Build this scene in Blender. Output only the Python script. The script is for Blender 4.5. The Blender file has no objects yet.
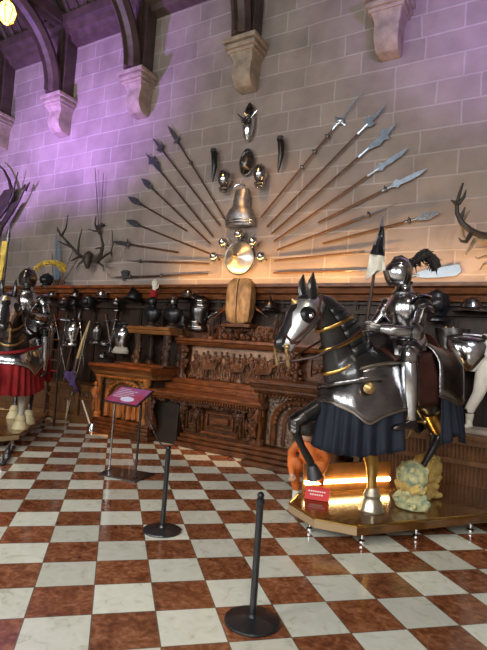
import bpy, bmesh, math, random
from mathutils import Vector as V, Matrix, Quaternion
PI = math.pi
sc = bpy.context.scene
COL = sc.collection
random.seed(7)

# ------------------------------------------------------------------ camera, world, light, exposure
RW = V((0.8572, 0.5098, 0.0728)).normalized()
FW = V((-0.5128, 0.8568, 0.0543)).normalized()
UW = RW.cross(FW).normalized()
RW = FW.cross(UW).normalized()
CAM = V((0, 0, 1.6))
cd = bpy.data.cameras.new('camera'); cd.sensor_fit = 'VERTICAL'; cd.sensor_height = 24; cd.lens = 499.3/650*24
cd.clip_start = .05; cd.clip_end = 100
co = bpy.data.objects.new('camera', cd); COL.objects.link(co); sc.camera = co
m = Matrix((RW, UW, -FW)).transposed().to_4x4(); m.translation = CAM; co.matrix_world = m

def W(px, py, Y):
    """a point of the hall on the upright plane Y (the armoury wall is Y = 7.5)"""
    d = FW + RW*((px-243.5)/499.3) - UW*((py-325)/499.3)
    return CAM + d*(Y/d.y)
def FL(px, py, z=0):
    d = FW + RW*((px-243.5)/499.3) - UW*((py-325)/499.3)
    return CAM + d*((z-1.6)/d.z)

wd = bpy.data.worlds.new('world'); sc.world = wd; wd.use_nodes = True
wd.node_tree.nodes['Background'].inputs[0].default_value = (.55, .62, .75, 1)
wd.node_tree.nodes['Background'].inputs[1].default_value = .25
vs = sc.view_settings
vs.view_transform = 'Standard'; vs.look = 'None'; vs.gamma = 1; vs.use_curve_mapping = False; vs.exposure = 0.14

def light(name, kind, loc, target, power, col, size=1, size_y=None, spot=None, blend=.6):
    l = bpy.data.lights.new(name, kind); l.energy = power; l.color = col
    if kind == 'AREA':
        l.size = size
        if size_y: l.shape = 'RECTANGLE'; l.size_y = size_y
    else: l.shadow_soft_size = size
    if spot: l.spot_size = math.radians(spot); l.spot_blend = blend
    o = bpy.data.objects.new(name, l); COL.objects.link(o); o.location = loc
    o.rotation_euler = (V(target)-V(loc)).to_track_quat('-Z', 'Y').to_euler()
    return o
# daylight through the tall windows behind the visitor
for i, x in enumerate((-9.2, -5.2, -1.2, 2.8)):
    light('window_daylight', 'AREA', (x, -4.6, 3.9), (x-.4, 3.0, -.4), 310, (1, .985, .93), 2.0, 4.0)
# violet show lights on the upper wall
light('violet_spot', 'SPOT', (-8.9, 4.1, 4.6), (-8.8, 7.5, 7.0), 1500, (.50, .24, 1), .15, spot=88, blend=1)
light('violet_spot', 'SPOT', (-11.4, 4.6, 4.2), (-11.4, 7.5, 6.4), 950, (.55, .32, 1), .15, spot=88, blend=1)
light('violet_spot', 'SPOT', (.2, 3.6, 5.2), (.0, 7.5, 7.6), 900, (.52, .30, 1), .15, spot=88, blend=1)
# warm uplighters on the panelling cap
light('warm_strip', 'AREA', (-4.3, 7.17, 2.82), (-4.3, 7.55, 3.9), 34, (1, .52, .16), 3.4, .05)
light('warm_strip', 'AREA', (-1.6, 7.17, 2.82), (-1.6, 7.55, 3.9), 20, (1, .55, .2), 2.8, .05)
# warm show spots from the roof on the fan, the furniture and the riders
light('warm_spot', 'SPOT', (-4.2, 4.2, 6.6), (-4.1, 7.5, 3.2), 330, (1, .50, .16), .1, spot=50, blend=1)
light('warm_spot', 'SPOT', (-4.6, 2.6, 6.8), (-6.25, 6.5, 1.0), 2600, (1, .50, .17), .05, spot=13, blend=.6)
light('warm_spot', 'SPOT', (-3.4, 2.2, 7.0), (-4.2, 6.7, 1.1), 1500, (1, .58, .28), .06, spot=24, blend=.8)
light('warm_spot', 'SPOT', (-8.2, 2.2, 7.0), (-7.2, 5.0, 1.4), 300, (1, .82, .62), .08, spot=34, blend=.8)
light('warm_spot', 'SPOT', (1.2, 1.6, 7.0), (-1.3, 5.1, 1.6), 240, (1, .86, .7), .08, spot=34, blend=.8)

light('warm_spot', 'SPOT', (-7.2, 3.4, 5.4), (-8.0, 7.2, 2.2), 330, (1, .8, .6), .06, spot=30, blend=.8)  # unseen lamp added to brighten the helmet row on the left panelling
light('added_fill_spot', 'SPOT', (1.6, 3.2, 5.6), (-.8, 7.3, 2.0), 420, (.9, .9, 1), .08, spot=40, blend=.9)  # unseen fill lamp, added to lift the right-hand helmets and panelling
light('amber_spot', 'SPOT', (-6.9, 4.6, 5.6), (-8.95, 7.3, 2.35), 900, (1, .22, .03), .03, spot=7, blend=.8)
light('amber_spot', 'SPOT', (.6, 4.6, 4.6), (-.78, 5.7, 1.6), 500, (1, .25, .03), .04, spot=12, blend=.6)

# ------------------------------------------------------------------ materials
def s2l(c): return tuple(((v/255)/12.92 if v/255 <= .04045 else ((v/255+.055)/1.055)**2.4) for v in c)
MATS = {}
def mat(name, col, rough=.5, metal=0, var=.0, scale=8, bump=0, bscale=40, emit=0, coat=0, btype='noise', stretch=None, col2=None, sheen=0):
    if name in MATS: return MATS[name]
    mt = bpy.data.materials.new(name); mt.use_nodes = True
    nt = mt.node_tree; b = nt.nodes['Principled BSDF']
    b.inputs['Roughness'].default_value = rough; b.inputs['Metallic'].default_value = metal
    b.inputs['Coat Weight'].default_value = coat
    if sheen: b.inputs['Sheen Weight'].default_value = sheen
    tc = nt.nodes.new('ShaderNodeTexCoord'); mp = nt.nodes.new('ShaderNodeMapping')
    nt.links.new(tc.outputs['Object'], mp.inputs[0])
    if stretch: mp.inputs['Scale'].default_value = stretch
    if var or col2:
        n = nt.nodes.new('ShaderNodeTexNoise'); n.inputs['Scale'].default_value = scale; n.inputs['Detail'].default_value = 5
        nt.links.new(mp.outputs[0], n.inputs['Vector'])
        r = nt.nodes.new('ShaderNodeValToRGB')
        c2 = col2 or tuple(v*(1-var) for v in col); 
        r.color_ramp.elements[0].position = .35; r.color_ramp.elements[1].position = .65
        r.color_ramp.elements[0].color = (*c2, 1); r.color_ramp.elements[1].color = (*col, 1)
        nt.links.new(n.outputs['Fac'], r.inputs[0]); nt.links.new(r.outputs[0], b.inputs['Base Color'])
    else: b.inputs['Base Color'].default_value = (*col, 1)
    if bump:
        if btype == 'vor':
            n2 = nt.nodes.new('ShaderNodeTexVoronoi'); n2.feature = 'SMOOTH_F1'; out = 'Distance'
        else:
            n2 = nt.nodes.new('ShaderNodeTexNoise'); n2.inputs['Detail'].default_value = 3; out = 'Fac'
        n2.inputs['Scale'].default_value = bscale
        nt.links.new(mp.outputs[0], n2.inputs['Vector'])
        bp = nt.nodes.new('ShaderNodeBump'); bp.inputs['Strength'].default_value = bump; bp.inputs['Distance'].default_value = .02
        nt.links.new(n2.outputs[out], bp.inputs['Height']); nt.links.new(bp.outputs[0], b.inputs['Normal'])
    if emit:
        b.inputs['Emission Color'].default_value = (*col, 1); b.inputs['Emission Strength'].default_value = emit
    if 'wood' in name: b.inputs['Specular IOR Level'].default_value = .32
    MATS[name] = mt
    return mt
steel = mat('steel', (.62, .63, .66), .2, 1, .45, 9, .12, 14)
bright_steel = mat('bright_steel', (.8, .83, .88), .16, 1, .2, 6)
blue_steel = mat('blue_steel', (.55, .68, .86), .3, .8, .25, 12)
dark_steel = mat('dark_steel', (.2, .19, .19), .28, 1, .5, 10, .15, 20)
black_iron = mat('black_iron', (.05, .05, .055), .35, .8, .3, 12)
iron_head = mat('iron_head', (.16, .16, .18), .4, .9, .3, 20)
black_satin = mat('black_satin', (.012, .013, .016), .32, 0, 0, 5, coat=.3)
black_hide = mat('black_hide', (.014, .013, .013), .3, 0, .3, 10, .1, 60, coat=.5)
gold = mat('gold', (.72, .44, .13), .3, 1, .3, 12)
brass = mat('brass', (.62, .42, .18), .35, .9, .4, 20, .3, 30)
wood = mat('carved_wood', (.115, .040, .013), .36, 0, .6, 7, .35, 18, stretch=(1, 1, 1))
wood_carved = mat('deep_carved_wood', (.095, .036, .015), .36, 0, .65, 14, 1.0, 26, btype='vor')
wood_red = mat('red_wood', (.19, .060, .018), .28, 0, .6, 6, .15, 30, stretch=(1, 4, 4))
wood_dark = mat('dark_wood', (.055, .03, .02), .45, 0, .5, 6, .3, 20)
wood_panel = mat('panel_wood', (.034, .016, .010), .5, 0, .5, 5, .3, 14, stretch=(6, 6, 1))
wood_honey = mat('honey_wood', (.30, .125, .04), .25, 0, .5, 4, .1, 30, stretch=(1, 5, 1), coat=.4)
wood_dado = mat('dado_wood', (.17, .075, .028), .35, 0, .4, 5, .1, 24, stretch=(4, 4, 1))
deck_m = mat('deck_wood', (.16, .07, .02), .14, 0, .5, 5, .05, 20, stretch=(1, 4, 1), coat=.4)
barding_m = mat('barding_steel', (.36, .355, .37), .24, 1, .45, 7, .15, 16)
wood_pale = mat('pale_carved_wood', (.50, .29, .13), .5, 0, .55, 12, .8, 22, stretch=(1, 1, .5))
wood_shaft = mat('shaft_wood', (.085, .045, .03), .5, 0, .4, 12)
wood_shaft2 = mat('reddish_shaft_wood', (.12, .055, .03), .5, 0, .4, 12)
timber = mat('roof_timber', (.085, .055, .05), .5, 0, .4, 5, .2, 12)
dull_steel = mat('dull_steel', (.36, .36, .39), .42, .9, .4, 12, .2, 25)
stone_c = mat('corbel_stone', (.36, .29, .23), .8, 0, .35, 6, .4, 30)
bone = mat('antler', (.035, .024, .017), .55, 0, .5, 12, .4, 30)
bone_pale = mat('pale_antler', (.30, .22, .13), .55, 0, .5, 10, .3, 30)
navy = mat('navy_cloth', (.007, .011, .026), .8, 0, .3, 12)
red_cloth = mat('red_velvet', (.28, .004, .007), .85, 0, .3, 8)
leather = mat('red_brown_leather', (.06, .018, .012), .45, 0, .4, 9)
cream = mat('cream_cloth', (.72, .68, .58), .8, 0, .15, 9)
yellow = mat('yellow_feather', (.62, .42, .06), .8, 0, .4, 25, .4, 60)
yellow_cloth = mat('yellow_cloth', (.75, .55, .10), .7, 0, .3, 8)
black_feather = mat('black_feather', (.02, .016, .014), .8, 0, .4, 30, .6, 60)
orange = mat('orange_cloth', (.80, .19, .03), .6, 0, .35, 8, .2, 14)
skin = mat('skin', (.55, .33, .22), .5)
hair = mat('dark_hair', (.03, .025, .02), .6, 0, .3, 60, .5, 80)
purple = mat('purple_cloth', (.13, .07, .24), .7, 0, .4, 10)
white = mat('white_paint', (.8, .8, .78), .5)
shaggy = mat('mottled_feathering', (.58, .52, .26), .85, 0, .5, 16, .8, 30, col2=(.20, .26, .17))
shaggy_y = mat('yellow_feathering', (.60, .42, .13), .85, 0, .3, 14, .6, 30)
chrome = mat('chrome', (.8, .82, .85), .12, 1)

def nodes_mat(name):
    mt = bpy.data.materials.new(name); mt.use_nodes = True; nt = mt.node_tree
    return mt, nt, nt.nodes['Principled BSDF']
def N(nt, t, **k):
    n = nt.nodes.new(t)
    for a, v in k.items(): setattr(n, a, v)
    return n
# chequered marble: tiles .371 m, laid diagonally to the wall
T = .37081
fm, nt, b = nodes_mat('chequered_marble')
tc = N(nt, 'ShaderNodeTexCoord'); sp = N(nt, 'ShaderNodeSeparateXYZ'); nt.links.new(tc.outputs['Object'], sp.inputs[0])
def mth(op, a, c=None, d=None):
    n = N(nt, 'ShaderNodeMath', operation=op)
    for k, v in enumerate((a, c, d)):
        if v is None: continue
        if isinstance(v, (int, float)): n.inputs[k].default_value = v
        else: nt.links.new(v, n.inputs[k])
    return n.outputs[0]
k = 2**-.5/T
ii = mth('ADD', mth('MULTIPLY', mth('ADD', sp.outputs[0], sp.outputs[1]), k), -.987)
jj = mth('ADD', mth('MULTIPLY', mth('SUBTRACT', sp.outputs[1], sp.outputs[0]), k), -7.419)
fi = mth('FLOOR', ii); fj = mth('FLOOR', jj)
par = mth('FLOORED_MODULO', mth('ADD', fi, fj), 2.0)
fri = mth('ABSOLUTE', mth('SUBTRACT', mth('SUBTRACT', ii, fi), .5)); frj = mth('ABSOLUTE', mth('SUBTRACT', mth('SUBTRACT', jj, fj), .5))
grout = mth('GREATER_THAN', mth('MAXIMUM', fri, frj), .491)
cx = N(nt, 'ShaderNodeCombineXYZ'); nt.links.new(fi, cx.inputs[0]); nt.links.new(fj, cx.inputs[1])
wn = N(nt, 'ShaderNodeTexWhiteNoise'); nt.links.new(cx.outputs[0], wn.inputs['Vector'])
n1 = N(nt, 'ShaderNodeTexNoise'); n1.inputs['Scale'].default_value = 9; n1.inputs['Detail'].default_value = 8; n1.inputs['Distortion'].default_value = 1.2
nt.links.new(tc.outputs['Object'], n1.inputs['Vector'])
n3 = N(nt, 'ShaderNodeTexNoise'); n3.inputs['Scale'].default_value = 30; n3.inputs['Detail'].default_value = 4
nt.links.new(tc.outputs['Object'], n3.inputs['Vector'])
def ramp(src, stops):
    r = N(nt, 'ShaderNodeValToRGB'); e = r.color_ramp.elements
    while len(e) < len(stops): e.new(.5)
    for q, (p, c) in enumerate(stops): e[q].position = p; e[q].color = (*c, 1)
    nt.links.new(src, r.inputs[0]); return r.outputs[0]
def mix(fac, a, c, mode='MIX'):
    x = N(nt, 'ShaderNodeMix', data_type='RGBA', blend_type=mode)
    if isinstance(fac, (int, float)): x.inputs[0].default_value = fac
    else: nt.links.new(fac, x.inputs[0])
    for q, v in ((6, a), (7, c)):
        if isinstance(v, tuple): x.inputs[q].default_value = (*v, 1)
        else: nt.links.new(v, x.inputs[q])
    return x.outputs[2]
cw = ramp(n1.outputs['Fac'], [(.28, (.60, .59, .47)), (.42, (.78, .79, .67)), (.7, (.86, .87, .76))])
cr = ramp(mth('ADD', mth('MULTIPLY', n1.outputs['Fac'], .6), mth('MULTIPLY', n3.outputs['Fac'], .4)), [(.36, (.13, .040, .016)), (.5, (.26, .085, .033)), (.66, (.44, .19, .09))])
base = mix(par, cw, cr)
base = mix(grout, base, (.16, .12, .08))
br = mth('ADD', mth('MULTIPLY', wn.outputs['Value'], .3), .8)
bc = N(nt, 'ShaderNodeCombineXYZ'); [nt.links.new(br, bc.inputs[q]) for q in range(3)]
base = mix(1.0, base, bc.outputs[0], 'MULTIPLY')
nt.links.new(base, b.inputs['Base Color'])
nt.links.new(mth('ADD', mth('MULTIPLY', n1.outputs['Fac'], .12), .10), b.inputs['Roughness'])
b.inputs['Specular IOR Level'].default_value = .5
MATS['floor'] = fm
# coursed sandstone blocks
sm, nt, b = nodes_mat('sandstone_blocks')
tc = N(nt, 'ShaderNodeTexCoord'); sp = N(nt, 'ShaderNodeSeparateXYZ'); nt.links.new(tc.outputs['Object'], sp.inputs[0])
cx = N(nt, 'ShaderNodeCombineXYZ'); nt.links.new(mth('ADD', sp.outputs[0], sp.outputs[1]), cx.inputs[0]); nt.links.new(sp.outputs[2], cx.inputs[1])
nz = N(nt, 'ShaderNodeTexNoise'); nz.inputs['Scale'].default_value = .9; nt.links.new(cx.outputs[0], nz.inputs['Vector'])
bk = N(nt, 'ShaderNodeTexBrick'); bk.offset = .43; bk.squash = .62; bk.squash_frequency = 3; bk.offset_frequency = 2
bk.inputs['Scale'].default_value = 1; bk.inputs['Brick Width'].default_value = .98; bk.inputs['Row Height'].default_value = .365
bk.inputs['Mortar Size'].default_value = .02; bk.inputs['Mortar Smooth'].default_value = .9; bk.inputs['Bias'].default_value = -.1
bk.inputs['Color1'].default_value = (.275, .225, .205, 1); bk.inputs['Color2'].default_value = (.335, .275, .245, 1); bk.inputs['Mortar'].default_value = (.40, .355, .335, 1)
wob = N(nt, 'ShaderNodeTexNoise'); wob.inputs['Scale'].default_value = 1.6; wob.inputs['Detail'].default_value = 3; nt.links.new(cx.outputs[0], wob.inputs['Vector'])
wsp = N(nt, 'ShaderNodeSeparateColor'); nt.links.new(wob.outputs['Color'], wsp.inputs[0]); sp2 = N(nt, 'ShaderNodeSeparateXYZ'); nt.links.new(cx.outputs[0], sp2.inputs[0])
cx2 = N(nt, 'ShaderNodeCombineXYZ')
nt.links.new(mth('ADD', sp2.outputs[0], mth('MULTIPLY', wsp.outputs[0], .07)), cx2.inputs[0]); nt.links.new(mth('ADD', sp2.outputs[1], mth('MULTIPLY', wsp.outputs[1], .035)), cx2.inputs[1])
nt.links.new(cx2.outputs[0], bk.inputs['Vector'])
n1 = N(nt, 'ShaderNodeTexNoise'); n1.inputs['Scale'].default_value = 2.2; n1.inputs['Detail'].default_value = 8
nt.links.new(tc.outputs['Object'], n1.inputs['Vector'])
nt.links.new(mix(.75, bk.outputs['Color'], ramp(n1.outputs['Fac'], [(.3, (.62, .60, .60)), (.7, (1, 1, 1))]), 'MULTIPLY'), b.inputs['Base Color'])
b.inputs['Roughness'].default_value = .85
bp = N(nt, 'ShaderNodeBump'); bp.inputs['Strength'].default_value = .35; bp.inputs['Distance'].default_value = .02
nt.links.new(mth('ADD', mth('MULTIPLY', bk.outputs['Fac'], .6), n1.outputs['Fac']), bp.inputs['Height']); nt.links.new(bp.outputs[0], b.inputs['Normal'])
MATS['stone'] = sm

# ------------------------------------------------------------------ mesh helpers
class MB:
    def __init__(s): s.bm = bmesh.new()
    def _add(s, verts, faces):
        vs_ = [s.bm.verts.new(v) for v in verts]
        for f in faces:
            try: s.bm.faces.new([vs_[i] for i in f])
            except ValueError: pass
        return s
    def box(s, c, d, rz=0, M=None, taper=1):
        hx, hy, hz = d[0]/2, d[1]/2, d[2]/2
        vv = [V((x*hx*(taper if z < 0 else 1), y*hy*(taper if z < 0 else 1), z*hz)) for z in (-1, 1) for y in (-1, 1) for x in (-1, 1)]
        R = M or Matrix.Rotation(rz, 3, 'Z')
        return s._add([R @ v + V(c) for v in vv], [(0, 2, 3, 1), (4, 5, 7, 6), (0, 1, 5, 4), (2, 6, 7, 3), (0, 4, 6, 2), (1, 3, 7, 5)])
    def bx(s, x0, x1, y0, y1, z0, z1): return s.box(((x0+x1)/2, (y0+y1)/2, (z0+z1)/2), (abs(x1-x0), abs(y1-y0), abs(z1-z0)))
    def rings(s, rings, cap=True, closed=True):
        n = len(rings[0]); vv = [v for r in rings for v in r]; ff = []
        for i in range(len(rings)-1):
            for j in range(n if closed else n-1):
                k_ = (j+1) % n
                ff.append((i*n+j, i*n+k_, (i+1)*n+k_, (i+1)*n+j))
        if cap and closed: ff += [tuple(reversed(range(n))), tuple((len(rings)-1)*n+j for j in range(n))]
        return s._add(vv, ff)
    def tube(s, pts, rad, seg=10, side=None, cap=True):
        """loft through pts; rad = r or (r_side, r_other) per point; side = fixed sideways axis"""
        pts = [V(p) for p in pts]; rs = []
        if not isinstance(rad, (list, tuple)) or (isinstance(rad, tuple) and len(rad) == 2 and len(pts) != 2): rad = [rad]*len(pts)
        u = None
        for i, p in enumerate(pts):
            t = (pts[min(i+1, len(pts)-1)] - pts[max(i-1, 0)]).normalized()
            if side is not None:
                a = V(side) - t*V(side).dot(t); a = a.normalized() if a.length > 1e-4 else t.orthogonal().normalized()
            elif u is None: a = t.orthogonal().normalized()
            else:
                a = u - t*u.dot(t); a = a.normalized() if a.length > 1e-5 else t.orthogonal().normalized()
            u = a; c = t.cross(a)
            r = rad[i]; ra, rb = (r, r) if isinstance(r, (int, float)) else r
            rs.append([p + a*(ra*math.cos(q*2*PI/seg)) + c*(rb*math.sin(q*2*PI/seg)) for q in range(seg)])
        return s.rings(rs, cap)
    def cyl(s, p0, p1, r0, r1=None, seg=12): return s.tube([p0, p1], [r0, r0 if r1 is None else r1], seg)
    def lathe(s, prof, o=(0, 0, 0), axis=(0, 0, 1), seg=20, sx=1, sy=1):
        q = V((0, 0, 1)).rotation_difference(V(axis))
        return s.rings([[V(o)+q @ V((r*sx*math.cos(a*2*PI/seg), r*sy*math.sin(a*2*PI/seg), z)) for a in range(seg)] for r, z in prof])
    def ball(s, c, r, seg=12, R=None):
        rx, ry, rz = (r, r, r) if isinstance(r, (int, float)) else r
        R = R or Matrix.Identity(3); n = seg//2+1
        return s.rings([[V(c)+R @ V((rx*math.sin(t)*math.cos(a*2*PI/seg), ry*math.sin(t)*math.sin(a*2*PI/seg), -rz*math.cos(t))) for a in range(seg)] for t in [max(.02, min(PI-.02, PI*i/n)) for i in range(n+1)]])
    def prism(s, pts, ax, d, both=False):
        """outline pts (3d) pushed along vector ax*d"""
        ax = V(ax).normalized(); n = len(pts); a = [V(p)-(ax*d/2 if both else ax*0) for p in pts]; b_ = [p+ax*d for p in a]
        ff = [tuple(reversed(range(n))), tuple(range(n, 2*n))] + [(i, (i+1) % n, n+(i+1) % n, n+i) for i in range(n)]
        return s._add(a+b_, ff)
    def sheet(s, grid):
        nr, nc = len(grid), len(grid[0]); vv = [V(p) for r in grid for p in r]
        return s._add(vv, [(i*nc+j, i*nc+j+1, (i+1)*nc+j+1, (i+1)*nc+j) for i in range(nr-1) for j in range(nc-1)])
    def build(s, name, mt, parent=None, off=(0, 0, 0), smooth=True, bevel=0, solid=0, remesh=0, sub=0, label=None):
        o_ = V(off)
        if o_.length:
            for v in s.bm.verts: v.co -= o_
        bmesh.ops.recalc_face_normals(s.bm, faces=s.bm.faces[:])
        me = bpy.data.meshes.new(name); s.bm.to_mesh(me); s.bm.free()
        me.materials.append(mt)
        o = bpy.data.objects.new(name, me); COL.objects.link(o)
        if parent: o.parent = parent
        if remesh:
            r = o.modifiers.new('remesh', 'REMESH'); r.mode = 'VOXEL'; r.voxel_size = remesh; r.use_smooth_shade = True
            q = o.modifiers.new('smooth', 'SMOOTH'); q.iterations = 5; q.factor = .5
        if solid: q = o.modifiers.new('solid', 'SOLIDIFY'); q.thickness = solid; q.offset = 0
        if sub: q = o.modifiers.new('sub', 'SUBSURF'); q.levels = sub; q.render_levels = sub
        if bevel: q = o.modifiers.new('bevel', 'BEVEL'); q.width = bevel; q.segments = 2; q.limit_method = 'ANGLE'; q.angle_limit = .6
        if smooth:
            me.polygons.foreach_set('use_smooth', [True]*len(me.polygons)); me.set_sharp_from_angle(angle=math.radians(38))
        if label: o['label'] = label
        return o
def tag(o, label, cat, group=None):
    o['label'] = label; o['category'] = cat
    if group: o['group'] = group
    return o
def thing(name, label, cat, loc=(0, 0, 0), group=None, rot=None):
    o = bpy.data.objects.new(name, None); o.empty_display_size = .1; COL.objects.link(o); o.location = loc
    if rot is not None: o.rotation_mode = 'QUATERNION'; o.rotation_quaternion = rot
    return tag(o, label, cat, group)
def struct(mb, name, mt, **k):
    o = mb.build(name, mt, **k); o['kind'] = 'structure'; return o
def copy_tree(o, parent=None):
    c = o.copy(); COL.objects.link(c); c.parent = parent
    for ch in o.children: copy_tree(ch, c)
    return c

# ------------------------------------------------------------------ the hall
XL, XR, YB, YW = -17.0, 6.5, -5.0, 7.5
struct(MB().bx(XL, XR, YB, YW, -.12, 0), 'floor', MATS['floor'], smooth=False)
struct(MB().bx(XL, XR, YW, YW+.4, 0, 12), 'wall_back', MATS['stone'], smooth=False)
struct(MB().bx(XL-.4, XL, YB, YW, 0, 12), 'wall_left', MATS['stone'], smooth=False)
struct(MB().bx(XR, XR+.4, YB, YW, 0, 12), 'wall_right', MATS['stone'], smooth=False)
# rear wall with four tall windows
w = MB(); edges = [XL]
for x in (-9.2, -5.2, -1.2, 2.8): edges += [x-1.1, x+1.1]
edges.append(XR)
for a, c in zip(edges[0::2], edges[1::2]): w.bx(a, c, YB-.5, YB, 0, 12)
for x in (-9.2, -5.2, -1.2, 2.8):
    w.bx(x-1.1, x+1.1, YB-.5, YB, 0, 1.7); w.bx(x-1.1, x+1.1, YB-.5, YB, 6.2, 12)
struct(w, 'wall_rear', MATS['stone'], smooth=False)
pane = mat('daylit_pane', (.75, .88, 1), .3, emit=1.7)
for i, x in enumerate((-9.2, -5.2, -1.2, 2.8)):
    o = struct(MB().bx(x-1.1, x+1.1, YB-.35, YB-.3, 1.7, 6.2), 'window_%d' % (i+1), pane, smooth=False)
    g = MB()
    for q in range(5): g.bx(x-1.1+q*.55-.03, x-1.1+q*.55+.03, YB-.28, YB-.18, 1.7, 6.2)
    for q in range(6): g.bx(x-1.1, x+1.1, YB-.27, YB-.2, 1.72+q*.89-.02, 1.76+q*.89)
    g.build('window_frame', stone_c, o, smooth=False)
# ceiling: steep boarded slope over the wall, then flat
cm = MB()
cm.prism([(XL, 7.5, 8.75), (XL, 5.0, 11.6), (XL, YB, 11.6), (XL, YB, 11.9), (XL, 4.9, 11.9), (XL, 7.5, 9.0)], (1, 0, 0), XR-XL)
struct(cm, 'ceiling', timber, smooth=False)
cm = MB()
for q in range(80):
    x = XL+.2+q*.29
    cm.tube([(x, 7.42, 8.78), (x, 5.05, 11.5)], [(.045, .06)]*2, 4, side=(1, 0, 0))
struct(cm, 'trim_1', timber, smooth=False)
# cornice: moulded wall plate
c_ = MB()
c_.prism([(XL, 7.5, 8.42), (XL, 7.32, 8.47), (XL, 7.28, 8.56), (XL, 7.2, 8.60), (XL, 7.16, 8.70), (XL, 7.06, 8.74), (XL, 7.02, 8.92), (XL, 7.3, 9.0), (XL, 7.5, 9.0)], (1, 0, 0), XR-XL)
struct(c_, 'trim_2', timber, smooth=False)
# corbels with wall posts and curved braces
def corbel(cx_, label):
    t = thing('roof_bracket', label, 'bracket', (cx_, 7.5, 6.3), 'stone corbels carrying the roof braces')
    of = (cx_, 7.5, 6.3)
    s_ = MB()
    pr = [(.09, 6.30), (.17, 6.32), (.24, 6.42), (.27, 6.55), (.25, 6.68), (.24, 6.78), (.30, 6.90)]
    s_.rings([[V((cx_-w_, 7.5, z)), V((cx_-w_, 7.5-d, z)), V((cx_+w_, 7.5-d, z)), V((cx_+w_, 7.5, z))] for (d, z), w_ in zip([(d*1.35, z) for d, z in pr], (.15, .17, .18, .19, .19, .20, .24))])
    s_.build('corbel_body', stone_c, t, of, bevel=.012)
    s_ = MB()
    for w_, d, z0, z1 in ((.27, .42, 6.88, 6.94), (.31, .47, 6.94, 7.0), (.29, .44, 7.0, 7.04), (.34, .51, 7.04, 7.12)):
        s_.bx(cx_-w_, cx_+w_, 7.5-d, 7.5, z0, z1)
    s_.build('corbel_cap', stone_c, t, of, bevel=.012)
    s_.__init__(); s_.bx(cx_-.17, cx_+.17, 7.2, 7.5, 7.12, 9.6); s_.bx(cx_-.07, cx_+.07, 7.14, 7.2, 7.12, 9.6)
    s_.build('wall_post', timber, t, of, bevel=.01)
    s_ = MB(); P = []
    for q in range(12):
        a = q/11*1.35
        P.append((cx_, 7.08-1.75*(1-math.cos(a)), 7.14+1.75*math.sin(a)*.95))
    s_.tube(P, [(.19, .16)]*11+[(.19, .10)], 8, side=(1, 0, 0)); s_.tube([(p[0], p[1], p[2]) for p in P], [(.06, .24)]*12, 4, side=(1, 0, 0))
    s_.build('curved_brace', timber, t, of, smooth=False)
    s_ = MB(); s_.bx(cx_-.15, cx_+.15, 5.3, 7.2, 8.75, 9.0); s_.build('hammer_beam', timber, t, of, bevel=.01)
corbel(-12.05, 'leftmost stone roof bracket, half cut off by the left edge')
corbel(-9.72, 'stone roof bracket in the violet light, whole one nearest the left')
corbel(-7.3, 'stone roof bracket between the violet light and the spear fan')
corbel(-4.72, 'stone roof bracket right above the centre column of armour')
corbel(-2.17, 'rightmost stone roof bracket, above the right spear heads')

# wall panelling with cap rail
p = MB(); p.bx(XL, XR, 7.38, 7.5, 0, 2.62)
x = XL+.3
while x < XR:
    p.bx(x-.04, x+.04, 7.345, 7.385, .1, 2.5); p.bx(x-.015, x+.015, 7.325, 7.345, .1, 2.5); x += .62
p.bx(XL, XR, 7.30, 7.383, 2.30, 2.36); p.bx(XL, XR, 7.31, 7.382, 2.44, 2.47); p.bx(XL, XR, 7.33, 7.381, 1.55, 1.62)
struct(p, 'trim_3', wood_panel, smooth=False)
p = MB()
p.prism([(XL, 7.5, 2.50), (XL, 7.30, 2.50), (XL, 7.28, 2.58), (XL, 7.20, 2.60), (XL, 7.18, 2.67), (XL, 7.10, 2.69), (XL, 7.10, 2.74), (XL, 7.5, 2.76)], (1, 0, 0), XR-XL)
struct(p, 'trim_4', wood_red, smooth=False)
# reeded dado ledges either side of the sideboard
def ledge(n, x0, x1, top, yf):
    p = MB(); p.bx(x0, x1, yf+.05, 7.38, .0, top-.05)
    struct(p, 'trim_%d' % n, wood, smooth=False)
    p = MB(); p.bx(x0-.02, x1+.02, yf-.02, 7.38, top-.05, top); p.bx(x0, x1, yf, yf+.05, top-.12, top-.05)
    p.bx(x0, x1, yf+.0, yf+.05, .0, .14); p.bx(x0, x1, yf+.01, yf+.05, .44, .50)
    x = x0+.04
    while x <= x1:
        p.bx(x-.04, x+.04, yf-.008, yf+.052, .13, top-.115); x += .92
    struct(p, 'trim_%d' % (n+1), wood_dado, smooth=False)
    p = MB(); x = x0+.1
    while x < x1-.03:
        p.cyl((x, yf+.055, .14), (x, yf+.055, top-.12), .016, seg=6); x += .045
    struct(p, 'trim_%d' % (n+2), wood_dado, smooth=True)
ledge(5, -2.1, XR, .80, 6.62)
ledge(8, XL, -7.05, .74, 6.85)
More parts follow.
